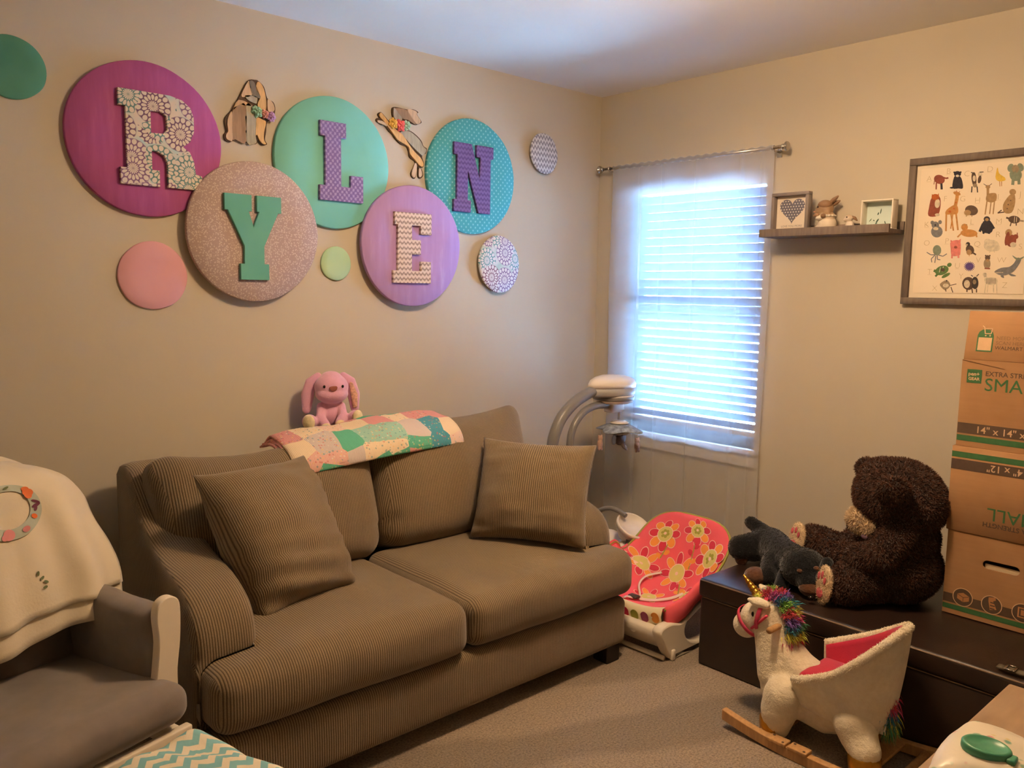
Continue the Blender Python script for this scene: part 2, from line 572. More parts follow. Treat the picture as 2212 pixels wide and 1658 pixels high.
for i in range(NS):
    o = bpy.data.objects.new('slat', slat_me); COL.objects.link(o); o.parent = blind
    o.location = (0, 0, 0.042 + i * (1.135 / NS))
    o.rotation_euler = (0, math.radians(46), 0)
CORD = M('white_blind_cord', '#f2f2f0', 0.8, 0.02)
for yy in (-0.25, 0.25):
    for xx in (-0.027, 0.027):
        m = MB(); m.tube([(xx, yy, 0.01), (xx, yy, 1.17)], 0.0011, 6); bpart('ladder_cord', m, CORD)
m = MB(); m.tube([(-0.034, 0.33, 1.17), (-0.036, 0.33, 0.62)], 0.004, 8); m.tube([(-0.036, 0.33, 0.62), (-0.036, 0.33, 0.58)], 0.006, 8); bpart('tilt_wand', m, VINYL)

# ------------------------------------------------------------------ curtain rod and sheer
CHROME = M('brushed_nickel', '#c9c6c2', 0.18, 0.03, 40, metal=1.0)
CRYST = M('clear_acrylic_knob', '#b9b6b2', 0.12, 0.03, 30, metal=0.9)
RZ = 2.050; RXo = -0.062
rod = thing('curtain_rod', 'slim nickel curtain rod with round finials above the window', 'curtain rod', (RXo, -0.6, RZ))
ya, yb = onx(1302, 370, RXo).y, onx(1690, 323.5, RXo).y
m = MB(); m.tube([(0, ya + 0.6, 0), (0, yb + 0.6, 0)], 0.0075, 12); m.build('pole', CHROME, rod)
for s_, ye in ((1, ya), (-1, yb)):
    m = MB()
    Mx = Matrix.Translation((0, ye + 0.6, 0)) @ Matrix.Rotation(-s_ * PI / 2, 4, 'X')
    m.lathe([(0.0075, -0.004), (0.012, 0.0), (0.012, 0.006), (0.007, 0.009), (0.007, 0.013), (0.02, 0.017), (0.0215, 0.021), (0.019, 0.026), (0.008, 0.029)], 20, M=Mx)
    m.build('finial', CRYST, rod)
    yk = ye + 0.6 - s_ * 0.045
    m = MB(); m.bounds(0.055, 0.062, yk - 0.012, yk + 0.012, -0.035, 0.02, 0.002)
    m.tube([(0.058, yk, -0.012), (0.02, yk, -0.012), (0.0, yk, -0.009)], 0.005, 8)
    m.tube([(0.0, yk - 0.004, -0.0), (0.0, yk + 0.004, 0)], 0.011, 12)
    m.build('bracket', CHROME, rod)

def sheer_mat():
    t = NT('white_sheer_voile')
    s = t.sep()
    tr = t.n('ShaderNodeBsdfTransparent'); tr.inputs[0].default_value = (1, 1, 1, 1)
    d = t.n('ShaderNodeBsdfDiffuse'); d.inputs[0].default_value = srgb('#eef0f4')
    tl = t.n('ShaderNodeBsdfTranslucent'); tl.inputs[0].default_value = srgb('#eef0f6')
    m1 = t.n('ShaderNodeMixShader'); m1.inputs[0].default_value = 0.58
    t.l(d.outputs[0], m1.inputs[1]); t.l(tl.outputs[0], m1.inputs[2])
    nd = t.noise(9.0, 3.0)
    lw = t.n('ShaderNodeLayerWeight'); lw.inputs[0].default_value = 0.35
    op = t.math('ADD', t.math('MULTIPLY', t.math('POWER', lw.outputs['Facing'], 2.0), 0.5), t.math('ADD', 0.31, t.math('MULTIPLY', nd.outputs[0], 0.06)))
    m2 = t.n('ShaderNodeMixShader'); t.l(op, m2.inputs[0]); t.l(tr.outputs[0], m2.inputs[1]); t.l(m1.outputs[0], m2.inputs[2])
    t.l(m2.outputs[0], t.out.inputs[0])
    return t.mat
SHEER = sheer_mat()
cyL, cyR = onx(1326, 366, RXo).y, -1.076
cur = thing('sheer_curtain', 'white see-through voile curtain hanging over the window on the rod', 'curtain', (RXo, (cyL + cyR) / 2, 0.03))
cw = (cyL - cyR) / 2
def curtain_x(u, z):
    top = max(0.0, (z - 1.72) / 0.3)
    a = 0.007 * math.sin(u * 9 + 0.6) + 0.0035 * math.sin(u * 19 + 1.3) + 0.004 * nz((u * 3, z * 0.6, 0), 2.0, 4)
    sharp = 0.0
    for c in (-0.62, -0.30, 0.12, 0.66, 0.88):        # pressed creases from the packet
        sharp += 0.007 * math.exp(-((u - c) / 0.012) ** 2)
    return (a * (0.55 + 0.45 * (1 - min(top, 1)))) - sharp * 0.8
def curtain_panel(u0, u1, z0, z1, nu, nv, dx=0.0):
    V = []; F = []
    for i in range(nu + 1):
        u = u0 + (u1 - u0) * i / nu
        for j in range(nv + 1):
            z = z0 + (z1 - z0) * j / nv
            inward = 0.012 * math.sin(PI * min(1, max(0, (z - 0.2) / 1.8)))
            V.append((curtain_x(u, z) + dx, -u * (cw - inward * 0 + 0.01 * nz((u, z, 0), 1.5, 2) * abs(u)), z))
    for i in range(nu):
        for j in range(nv):
            a = i * (nv + 1) + j; F.append([a, a + nv + 1, a + nv + 2, a + 1])
    return MB().add(V, F, 0, True)
curtain_panel(-1, 1, 0.01, 2.0, 150, 40).build('panel', SHEER, cur)
# doubled cloth: rod pocket at the top, turned edges and bottom hem
m = MB(); V = []; F = []
for i in range(101):
    u = -1 + i / 50
    for j in range(9):
        a = 2 * PI * j / 9
        V.append((math.cos(a) * 0.0115, -u * cw, 2.02 + math.sin(a) * 0.0115 + 0.003 * math.sin(u * 60)))
for i in range(100):
    for j in range(9):
        a = i * 9 + j; b = i * 9 + (j + 1) % 9
        F.append([a, a + 9, b + 9, b])
m.add(V, F, 0, True)
m.build('rod_pocket', SHEER, cur)
curtain_panel(-1, 1, 1.925, 2.01, 150, 3, -0.004).build('header_hem', SHEER, cur)
curtain_panel(-1, -0.955, 0.01, 2.0, 6, 40, -0.003).build('side_hem', SHEER, cur)
curtain_panel(0.955, 1, 0.01, 2.0, 6, 40, -0.003).build('side_hem', SHEER, cur)
curtain_panel(-1, 1, 0.01, 0.09, 150, 3, -0.003).build('bottom_hem', SHEER, cur)

# ------------------------------------------------------------------ ceiling lamp (just above the frame, it lights the room)
def lamp_mat(name='lit_frosted_glass_bowl', k=1.0):
    t = NT(name)
    t.b.inputs['Base Color'].default_value = (0.9, 0.85, 0.75, 1)
    t.b.inputs['Emission Color'].default_value = (1.0, 0.68, 0.40, 1)
    t.b.inputs['Emission Strength'].default_value = LAMP_STRENGTH * k
    return t.mat
lamp = thing('ceiling_lamp', 'lit ceiling lamp with a frosted glass bowl hanging in the middle of the room', 'lamp', (-1.47, -1.64, HC))
m = MB(); m.lathe([(0.008, -0.150), (0.008, -0.014), (0.045, -0.012), (0.05, 0.0)], 24); m.build('canopy', CHROME, lamp)
m = MB(); m.lathe([(0.010, -0.160), (0.05, -0.157), (0.080, -0.148), (0.102, -0.132), (0.115, -0.110), (0.117, -0.087), (0.113, -0.087), (0.110, -0.110), (0.097, -0.129), (0.077, -0.143), (0.048, -0.152), (0.009, -0.154)], 36, capends=False); m.build('glass_bowl', lamp_mat(), lamp)
m = MB(); m.lathe([(0.003, -0.175), (0.008, -0.171), (0.010, -0.165), (0.006, -0.157)], 14); m.build('finial', CHROME, lamp)
BULB = lamp_mat('lit_bulb', 2.6)
for a in (0.4, 0.4 + 2 * PI / 3, 0.4 + 4 * PI / 3):
    m = MB(); m.ell((0.062 * math.cos(a), 0.062 * math.sin(a), -0.108), (0.026, 0.026, 0.032), 16, 10); m.build('bulb', BULB, lamp)
# ================================================================== decor on the left wall (plane y = 0)
def disc_cloth(name, kind, a, b=None, c=None):
    """printed cloth stretched over a round board; object space: X across, Z up"""
    t = NT(name)
    A = srgb(a); B = srgb(b or a); Cc = srgb(c or a)
    fine = t.noise(420, 2.0)
    s = t.sep()
    if kind == 'plain':
        nd = t.noise(5, 2.0)
        col = t.ramp(nd.outputs[0], [(0.35, A), (0.65, B)])
    elif kind == 'streak':
        mp = t.n('ShaderNodeMapping'); mp.inputs['Scale'].default_value = (40, 40, 5); t.l(t.tc(), mp.inputs[0])
        nd = t.noise(1.0, 4.0, mp.outputs[0])
        col = t.ramp(nd.outputs[0], [(0.35, A), (0.6, B), (0.72, Cc)])
    elif kind == 'speckle':
        vo = t.n('ShaderNodeTexVoronoi'); vo.inputs['Scale'].default_value = 150; t.l(t.tc(), vo.inputs['Vector'])
        col = t.ramp(vo.outputs['Distance'], [(0.25, B), (0.50, A)])
    elif kind == 'dots':
        fx = t.math('SINE', t.math('MULTIPLY', s[0], 2 * PI / 0.028)); fz = t.math('SINE', t.math('MULTIPLY', s[2], 2 * PI / 0.028))
        p = t.math('MULTIPLY', fx, fz)
        col = t.ramp(t.math('ADD', t.math('MULTIPLY', p, 0.5), 0.5), [(0.5, A), (0.8, Cc), (0.93, B)])
    elif kind == 'lace':
        fx = t.math('SINE', t.math('MULTIPLY', s[0], 2 * PI / 0.022))
        fz = t.math('SINE', t.math('ADD', t.math('MULTIPLY', s[2], 2 * PI / 0.028), t.math('MULTIPLY', fx, 1.6)))
        nd = t.noise(260, 2.0)
        p = t.math('ADD', t.math('MULTIPLY', fz, 0.4), t.math('MULTIPLY', nd.outputs[0], 1.0))
        col = t.ramp(p, [(0.30, A), (0.62, B)])
    elif kind == 'scallop':
        fx = t.math('SINE', t.math('MULTIPLY', s[0], 2 * PI / 0.040))
        ph = t.math('ADD', t.math('MULTIPLY', s[2], 2 * PI / 0.022), t.math('MULTIPLY', t.math('ABSOLUTE', fx), 2.6))
        fz = t.math('SINE', ph)
        nd = t.noise(300, 2.0)
        p = t.math('ADD', t.math('MULTIPLY', fz, 0.22), t.math('ADD', nd.outputs[0], 0.0))
        col = t.ramp(p, [(0.28, A), (0.5, B), (0.75, Cc)])
    elif kind == 'hearts':
        fx = t.math('SINE', t.math('MULTIPLY', s[0], 2 * PI / 0.021)); fz = t.math('SINE', t.math('MULTIPLY', s[2], 2 * PI / 0.024))
        p = t.math('MULTIPLY', fx, fz)
        nd = t.noise(200, 2.0)
        p = t.math('ADD', t.math('MULTIPLY', p, 0.5), nd.outputs[0])
        col = t.ramp(p, [(0.45, A), (0.75, B)])
    elif kind == 'dahlia':
        # big dahlia heads: petals ring round Voronoi cell centres
        vo = t.n('ShaderNodeTexVoronoi'); vo.inputs['Scale'].default_value = 9.5; vo.inputs['Randomness'].default_value = 0.6
        t.l(t.tc(), vo.inputs['Vector'])
        sub = t.n('ShaderNodeVectorMath', operation='SUBTRACT')
        mp = t.n('ShaderNodeVectorMath', operation='SCALE'); mp.inputs['Scale'].default_value = 15.0
        t.l(t.tc(), sub.inputs[0]); t.l(vo.outputs['Position'], sub.inputs[1])
        q = t.sep(sub.outputs[0])
        ang = t.math('ARCTAN2', q[2], q[0])
        rad = t.math('SQRT', t.math('ADD', t.math('MULTIPLY', q[0], q[0]), t.math('MULTIPLY', q[2], q[2])))
        kr = t.math('MULTIPLY', rad, 1 / 0.0200)
        ki = t.math('FLOOR', kr); fr_ = t.math('SUBTRACT', t.math('FRACT', kr), 0.5)
        fa = t.math('SUBTRACT', t.math('FRACT', t.math('ADD', t.math('MULTIPLY', ang, 16.0 / (2 * PI)), t.math('ADD', t.math('MULTIPLY', ki, 0.5), 20.0))), 0.5)
        line = t.math('SUBTRACT', 1.0, t.math('ADD', t.math('MULTIPLY', t.math('MULTIPLY', fa, fa), 4.4), t.math('MULTIPLY', t.math('MULTIPLY', fr_, fr_), 3.4)))
        hue = t.sep(vo.outputs['Color'])[0]
        inkc = t.ramp(hue, [(0.0, B), (0.4, Cc), (0.7, srgb('#8a6a86')), (1.0, B)], 'CONSTANT')
        col = t.mix(t.ramp(line, [(0.20, (0, 0, 0, 1)), (0.32, (1, 1, 1, 1))]), inkc, A)
        back = t.ramp(t.noise(14, 2.0).outputs[0], [(0.4, A), (0.65, srgb('#b9d6d4'))])
        far = t.ramp(rad, [(0.0585, (0, 0, 0, 1)), (0.0605, (1, 1, 1, 1))])
        col = t.mix(far, col, back)
    t.col(col); t.rough(0.85, 0.2)
    t.bump(fine.outputs[0], 0.15, 0.001)
    return t.mat

LETTERS = {
 'R': ([(0,0),(46,0),(46,22),(37,22),(37,50),(44,50),(53,45),(57,34),(57,0),(100,0),(100,20),(92,22),(90,40),(85,53),(76,60),(86,69),(91,84),(91,104),(87,117),(77,126),(62,130),(0,130),(0,108),(8,108),(8,22),(0,22)],
       [(37,74),(37,106),(51,106),(57,101),(58,82),(53,75)]),
 'Y': ([(0,130),(50,130),(50,106),(44,106),(54,79),(66,106),(61,106),(61,130),(108,130),(108,106),(102,106),(73,52),(73,24),(82,24),(82,0),(28,0),(28,24),(36,24),(36,52),(6,106),(0,106)],),
 'L': ([(0,0),(100,0),(100,44),(72,44),(72,24),(48,24),(48,106),(60,106),(60,130),(2,130),(2,106),(13,106),(13,24),(0,24)],),
 'E': ([(0,0),(100,0),(100,40),(74,40),(74,22),(48,22),(48,54),(72,54),(72,80),(48,80),(48,108),(73,108),(73,92),(101,92),(101,130),(4,130),(4,108),(12,108),(12,22),(0,22)],),
 'N': ([(0,0),(42,0),(42,22),(34,22),(34,84),(63,0),(93,0),(93,108),(100,108),(100,130),(57,130),(57,108),(67,108),(67,58),(43,130),(0,130),(0,108),(8,108),(8,22),(0,22)],),
}
ROTX = Matrix.Rotation(PI / 2, 4, 'X')       # XY shapes stand up, facing -y
def disc_mesh(rad, th, seg=72, seed=0, wob=0.0):
    prof = [(rad * 0.02, 0.0), (rad - 0.001, 0.0), (rad, 0.002), (rad, th - 0.003), (rad - 0.003, th), (rad * 0.6, th + 0.0006), (rad * 0.02, th + 0.0008)]
    m = MB(); m.lathe(prof, seg)
    for v in m.v:
        a = math.atan2(v.y, v.x); r = math.hypot(v.x, v.y)
        if r > rad * 0.8:
            k = 1 + wob * (math.sin(3 * a + seed) * 0.5 + math.sin(5 * a + 2 * seed) * 0.35 + math.sin(9 * a + seed * 3) * 0.15)
            v.x *= k; v.y *= k
        if v.z > th * 0.6: v.z += 0.0012 * nz((v.x, v.y, 0), 18, seed)
    m.v = [ROTX @ v for v in m.v]
    return m
DISCS = [   # letter, centre x, z, depth of the back, label, board cloth, letter cloth, letter box in the photograph
 ('R', -2.358, 1.911, 0.0, 'round plum fabric wall disc with a floral print letter R', ('plum_cloth', 'streak', '#a8558a', '#b05c92', '#b8679a'), ('dahlia_cloth', 'dahlia', '#e2d6c4', '#7a5f78', '#6d8f8c'), ((262, 400), (403, 403), (256, 195), (389, 205))),
 ('Y', -1.979, 1.616, -0.022, 'round pinkish taupe speckled wall disc with a sea green letter Y', ('taupe_speckle_cloth', 'speckle', '#b59f98', '#d3c3ba'), ('sea_green_letter_cloth', 'plain', '#62a795', '#6cb09e'), ((518, 602), (578, 605), (489, 421), (610, 424))),
 ('L', -1.626, 1.914, 0.0, 'round turquoise mint wall disc with a purple letter L', ('mint_turquoise_cloth', 'plain', '#7cc8ba', '#82cdc0'), ('purple_heart_cloth', 'hearts', '#7c689c', '#a596c0'), ((690, 428), (784, 440), (694, 259), (748, 268))),
 ('E', -1.250, 1.597, -0.022, 'round lilac wall disc with a cream and brown letter E', ('lilac_cloth', 'streak', '#b18fc6', '#b796cc', '#c3a6d4'), ('cream_aztec_cloth', 'scallop', '#8f7c70', '#d8c3b4', '#e6d6c8'), ((849, 607), (928, 614), (855, 456), (934, 465))),
 ('N', -0.900, 1.932, 0.0, 'round dotted teal wall disc with a purple letter N', ('teal_dot_cloth', 'dots', '#4fabb6', '#93d2d8', '#5cb5be'), ('violet_aztec_cloth', 'scallop', '#5a487a', '#6f5a92', '#7a679c'), ((982, 456), (1059, 461), (981, 308), (1065, 317))),
]
for L, cx, cz, yb_, lab, bc, lc, bx_ in DISCS:
    R_ = 0.262
    t = thing('letter_disc', lab, 'wall decor', (cx, yb_, cz), group='letter discs on the wall')
    disc_mesh(R_, 0.020, seed=ord(L), wob=0.006).build('board', disc_cloth(*bc), t)
    yf = yb_ - 0.036
    q = [ony(p[0], p[1], yf) for p in bx_]
    z0 = (q[0].z + q[1].z) / 2; z1 = (q[2].z + q[3].z) / 2
    polys = LETTERS[L]
    xs = [p[0] for p in polys[0]]; w_ = max(xs)
    lo = [p for p in polys[0] if p[1] == 0]; hi = [p for p in polys[0] if p[1] == 130]
    # keep the upright proportions: fit the width over bottom and top rows
    bl, br = min(p[0] for p in lo), max(p[0] for p in lo); tl, tr = min(p[0] for p in hi), max(p[0] for p in hi)
    sx = ((q[1].x - q[0].x) / (br - bl) + (q[3].x - q[2].x) / (tr - tl)) / 2
    x0 = ((q[0].x - bl * sx) + (q[2].x - tl * sx)) / 2
    pp = [[((p[0] * sx + x0 - cx), (p[1] / 130 * (z1 - z0) + z0 - cz)) for p in poly] for poly in polys]
    me = curve_mesh(pp, 0.0065, 0.0012)
    me.transform(Matrix.Translation((0, -0.0290, 0)) @ ROTX)
    obj('letter', me, disc_cloth(*lc), t, label=lab.split('with ')[1])

SMALL = [
 (-2.757, 2.081, 0.097, 'dark green paper disc at the far left of the wall, cut by the photo edge', ('green_felt_paper', 'plain', '#4f8a70', '#5a947a')),
 (-2.349, 1.443, 0.120, 'plain salmon pink disc below the plum R disc', ('salmon_card', 'plain', '#e2a8b0', '#e5aeb6')),
 (-1.614, 1.510, 0.070, 'tiny pale green disc between the Y and E discs', ('pale_green_card', 'plain', '#b4d8b0', '#badcb6')),
 (-0.436, 2.094, 0.100, 'small grey and white lace print disc nearest the corner', ('lace_card', 'lace', '#93919a', '#d8d8da')),
 (-0.725, 1.536, 0.1375, 'small white disc printed with teal and purple dahlias', ('dahlia_card', 'dahlia', '#e8e8ee', '#6aa6b0', '#8b79a8')),
]
for i, (cx, cz, rr, lab, mt) in enumerate(SMALL):
    th = 0.010
    o = disc_mesh(rr, th, 56, seed=i + 2, wob=0.012).build('small_wall_disc', disc_cloth(*mt))
    o.location = (cx, 0, cz)
    if i >= 3:                          # these two stand off the wall on a tilted fixing
        o.rotation_euler = (math.radians(-3), 0, math.radians(4)); o.location.y = -0.012
    tag(o, lab, 'wall decor', 'small plain discs on the wall')

# ---- two cut-out wooden rabbits with fabric flowers

def board_mat(name, c):
    t = NT(name); c = srgb(c)
    mp = t.n('ShaderNodeMapping'); mp.inputs['Scale'].default_value = (60, 60, 8); t.l(t.tc(), mp.inputs[0])
    nd = t.noise(1.5, 4.0, mp.outputs[0])
    dk = tuple(x * 0.72 for x in c[:3]) + (1,)
    t.col(t.ramp(nd.outputs[0], [(0.3, dk), (0.65, c)])); t.rough(0.7, 0.2)
    t.bump(nd.outputs[0], 0.2, 0.001)
    return t.mat
BW = {'tan': board_mat('tan_painted_wood', '#dcbd99'), 'amber': board_mat('amber_pine', '#e9bb7c'), 'brown': board_mat('brown_stained_wood', '#a5876a'),
      'sage': board_mat('sage_grey_wood', '#b9b29c'), 'dark': board_mat('dark_walnut_edge', '#5b4838'), 'ear_shade': board_mat('ear_shade_wood', '#847c70'), 'grey': board_mat('weathered_grey_wood', '#b0a594')}
def flower(name, root, c, r, color, seed):
    """ruffled fabric rosette facing -y; c in world"""
    rnd = random.Random(seed); m = MB()
    for ring, (rr, n, y0) in enumerate(((1.0, 7, 0.0), (0.72, 6, -0.006), (0.42, 4, -0.011))):
        for k in range(n):
            a = 2 * PI * (k + 0.3 * ring) / n + rnd.uniform(-0.2, 0.2)
            cx, cz = math.cos(a) * r * rr * 0.55, math.sin(a) * r * rr * 0.55
            m.ell((c.x + cx, c.y + y0 - 0.004, c.z + cz), (r * rr * 0.5, 0.004, r * rr * 0.34), 10, 6, R=Matrix.Rotation(rnd.uniform(-0.5, 0.5), 3, 'X') @ Matrix.Rotation(-a, 3, 'Y') @ Matrix.Rotation(rnd.uniform(-0.5, 0.5), 3, 'Z'))
    m.ell((c.x, c.y - 0.016, c.z), (r * 0.2, 0.006, r * 0.2), 10, 6)
    m.build(name, color, root, world=root)
def wood_rabbit(label, ox, oy, sil, pieces, flowers, base_px):
    k = 1658 / 180.0
    def W(p, y): return ony(ox + p[0] / k, oy + p[1] / k, y)
    b = ony(base_px[0], base_px[1], 0.0)
    root = thing('wooden_rabbit', label, 'wall decor', (b.x, 0, b.z), group='wooden rabbits on the wall')
    def poly(name, pts, y0, th, mat, sm=4):
        pts = spline2(pts, sm) if sm else pts
        P = [W(p, y0 - th) for p in pts]
        me = curve_mesh([[(q.x - b.x, q.z - b.z) for q in P]], th / 2, 0.0)
        me.transform(Matrix.Translation((0, y0 - th / 2, 0)) @ ROTX)
        obj(name, me, mat, root)
    for q in sil: poly('backing_board', q, 0.0, 0.010, BW['dark'])
    for nm, pts, mt in pieces: poly(nm, pts, -0.010, 0.006, BW[mt], 3)
    for i, (px, py, pr, cmat) in enumerate(flowers):
        c = W((px, py), -0.018); r = (W((px + pr, py), -0.018) - c).length
        flower('flower', root, c, r, cmat, i + int(px))
felt = lambda n, c: M(n, c, 0.95, 0.15, 60, 0.3, 120, 0.002)
wood_rabbit('sitting wooden plank rabbit with green, coral and purple flowers', 470, 150,
 [[(600,230),(740,205),(815,230),(925,350),(990,570),(1110,650),(1150,790),(1110,960),(990,1050),(965,1250),(945,1400),(985,1490),(880,1495),(800,1410),(770,1480),(570,1455),(360,1395),(260,1445),(150,1395),(130,1290),(180,1220),(143,1050),(170,930),(290,795),(425,560)]],
 [('plank', [(605,245),(475,505),(545,545),(690,500),(640,270)], 'tan'),
  ('plank', [(632,250),(728,250),(850,535),(800,565),(690,500)], 'ear_shade'),  # dark shading of the ear, put into the plank colour
  ('plank', [(805,240),(900,335),(960,560),(965,800),(880,890),(795,700),(855,540),(765,390)], 'amber'),
  ('plank', [(555,515),(775,535),(785,640),(755,680),(600,600)], 'sage'),
  ('plank', [(425,600),(700,720),(560,715),(400,735),(310,810)], 'tan'),
  ('plank', [(300,815),(400,735),(560,715),(572,1425),(440,1430),(350,1385),(300,1380)], 'brown'),
  ('plank', [(565,715),(700,745),(775,950),(755,1300),(768,1465),(575,1430)], 'sage'),
  ('plank', [(775,965),(900,1000),(965,1050),(925,1250),(925,1400),(968,1482),(900,1475),(835,1400),(790,1300),(762,1290)], 'amber'),
  ('plank', [(1000,590),(1100,665),(1135,800),(1060,860),(1000,800)], 'tan'),
  ('plank', [(285,830),(215,950),(200,1100),(215,1225),(175,1290),(180,1370),(250,1415),(300,1395),(295,1000)], 'tan')],
 [(780,840,115,felt('sage_felt', '#92bfa0')), (935,890,85,felt('coral_felt', '#e9a598')), (1060,940,95,felt('violet_felt', '#bf98cc'))], (540, 308))
wood_rabbit('leaping wooden rabbit with yellow, red and mint flowers', 800, 220,
 [[(190,205),(240,225),(390,400),(580,570),(760,565),(890,640),(1010,765),(1060,880),(1125,930),(1105,1025),(1030,1080),(1065,1215),(1050,1300),(1000,1290),(1055,1440),(1005,1520),(955,1480),(955,1320),(935,1290),(905,1480),(870,1525),(812,1420),(905,1210),(790,1100),(765,980),(720,885),(600,830),(495,725),(445,645),(375,580),(300,480),(220,450),(125,375),(140,320),(190,320),(155,250)],
  [(445,115),(560,110),(730,150),(860,150),(955,205),(930,250),(1015,385),(1005,425),(920,455),(830,425),(735,365),(690,400),(560,400),(455,300)]],
 [('plank', [(200,222),(240,232),(385,420),(560,590),(640,640),(780,860),(900,1010),(1000,1110),(1055,1220),(1040,1290),(980,1260),(900,1160),(800,1040),(770,900),(645,815),(545,750),(465,640),(390,540),(285,400),(190,290)], 'amber'),
  ('plank', [(155,365),(270,390),(335,480),(235,435),(165,410)], 'tan'),
  ('plank', [(605,595),(750,575),(880,655),(995,775),(1050,885),(1115,945),(1095,1015),(1040,1065),(960,1005),(850,895),(740,775),(640,655)], 'sage'),
  ('plank', [(470,130),(510,150),(640,335),(560,385),(472,300)], 'grey'),
  ('plank', [(510,125),(730,170),(905,435),(840,415),(740,350),(650,335),(525,180)], 'brown'),
  ('plank', [(735,160),(870,165),(935,215),(925,255),(1005,390),(915,432)], 'tan'),
  ('plank', [(895,1215),(930,1290),(900,1470),(865,1500),(830,1420)], 'tan'),
  ('plank', [(975,1330),(1000,1330),(1040,1440),(1000,1495),(970,1470)], 'tan')],
 [(450,430,95,felt('mustard_felt', '#e2b252')), (590,470,105,felt('red_coral_felt', '#ec6f6c')), (712,470,85,felt('mint_felt', '#a9d0b0'))], (880, 384))
# ================================================================== things on the window wall (plane x = 0)
# shapes drawn in (a, z): a runs to the right along the wall as the room sees it (a = -y), facing -x
def FACEX(x, y, z):      # local XY shape -> stands up facing -x; shape X goes to -y, shape Y goes to +z
    return Matrix(((0, 0, -1, x), (-1, 0, 0, y), (0, 1, 0, z), (0, 0, 0, 1)))
GREYWOOD = board_mat('grey_brown_wood_veneer', '#7d6f66')
sy0, sy1 = -1.072, -1.634
sh = thing('picture_ledge', 'grey brown wooden picture ledge between the window and the animal print', 'shelf', (-0.06, (sy0 + sy1) / 2, 1.659))
hl = (sy0 - sy1) / 2
m = MB(); m.bounds(-0.071, 0.06, -hl, hl, 0.0, 0.016, 0.001); m.build('ledge_board', GREYWOOD, sh)
m = MB(); m.bounds(-0.085, -0.071, -hl, hl, 0.0, 0.033, 0.001); m.build('front_lip', GREYWOOD, sh)
m = MB(); m.bounds(0.048, 0.0598, -hl, hl, 0.016, 0.05, 0.001); m.build('back_board', GREYWOOD, sh)
ZS = 1.675 + 0.0003

def frame_ring(m, w, h, fw, d, M, mi=0):
    for (a0, a1, b0, b1) in ((-w / 2, w / 2, h - fw, h), (-w / 2, w / 2, 0, fw), (-w / 2, -w / 2 + fw, fw, h - fw), (w / 2 - fw, w / 2, fw, h - fw)):
        m.bounds(a0, a1, b0, b1, 0, d, 0.0012, 1, mi, M)
# -- heart frame
y_c, w_, h_ = -1.186, 0.172, 0.172
t = thing('heart_frame', 'small grey box frame with a spotted heart on the left end of the ledge', 'picture frame', (-0.069, y_c, ZS))
A = FACEX(0, 0, 0)
m = MB(); frame_ring(m, w_, h_, 0.014, 0.034, A); m.build('frame', M('grey_frame_paint', '#857a76', 0.5, 0.05, 30), t)
m = MB(); m.bounds(-w_ / 2 + 0.012, w_ / 2 - 0.012, 0.012, h_ - 0.012, 0.004, 0.008, M=A); m.build('mat_board', M('cream_mat_board', '#e8dccb', 0.9, 0.02), t)
hp = []
for k in range(48):
    a = 2 * PI * k / 48
    hp.append((0.0039 * 16 * math.sin(a) ** 3 * 0.92, 0.102 + 0.0036 * (13 * math.cos(a) - 5 * math.cos(2 * a) - 2 * math.cos(3 * a) - math.cos(4 * a))))
me = curve_mesh([hp], 0.0006); me.transform(A @ Matrix.Translation((0, 0, 0.0088))); heart = obj('heart', me, M('grey_heart_paper', '#6d6a78', 0.9, 0.03), t)
m = MB()
for i in range(-5, 6):
    for j in range(-5, 5):
        px = i * 0.0125 + (0.00625 if j % 2 else 0); pz = 0.102 + j * 0.0115
        e = (px / 0.056) ** 2; ok = False
        # inside test against the outline
        c_ = False
        for q in range(len(hp)):
            x1, y1 = hp[q]; x2, y2 = hp[q - 1]
            if (y1 > pz) != (y2 > pz) and px < (x2 - x1) * (pz - y1) / (y2 - y1) + x1: c_ = not c_
        if c_:
            P_ = ngon(px, pz, 0.0026, 0.0026, 10); m.add([(p[0], p[1], 0.0096) for p in P_], [list(range(10))], 0, False, A)
m.build('spots', M('white_ink', '#f3eee6', 0.9, 0.0), heart)
me = text_mesh('LOVE YOU MORE', 0.0125, 0.0002, 'CENTER'); me.transform(A @ Matrix.Translation((0, 0.027, 0.0088)))
obj('lettering', me, M('soft_grey_ink', '#9b8f88', 0.9, 0.0), t)

# -- porcelain rabbits
CER = NT('hand_painted_rabbit_glaze')
_s = CER.sep(); _n = CER.noise(35, 3.0)
CER.col(CER.ramp(CER.math('ADD', CER.math('MULTIPLY', _s[2], 5.5), CER.math('MULTIPLY', _n.outputs[0], 0.25)), [(0.1, srgb('#e8dccb')), (0.42, srgb('#e2d3bf')), (0.55, srgb('#a98a6a')), (0.75, srgb('#93765a'))]))
CER.rough(0.45, 0.4); CER = CER.mat
def ry_(a, z, x=0.0): return Vector((x, -a, z))
t = thing('rabbit_figurine', 'large brown and cream rabbit figurine in a bib on the ledge', 'figurine', (-0.062, -1.335, ZS), group='rabbit figurines on the ledge')
body = organic([('e', ry_(0.004, 0.032), (0.032, 0.040, 0.036)), ('e', ry_(-0.006, 0.018), (0.03, 0.046, 0.016)), ('e', ry_(0.004, 0.062), (0.028, 0.034, 0.024)),
                ('e', ry_(-0.006, 0.098, -0.004), (0.030, 0.036, 0.032)), ('e', ry_(-0.026, 0.088, -0.014), (0.018, 0.018, 0.016)), ('e', ry_(-0.032, 0.070, -0.016), (0.012, 0.018, 0.012)),
                ('e', ry_(0.010, 0.080, -0.016), (0.014, 0.016, 0.013))], 0.003, 5)
obj('body', body, CER, t)
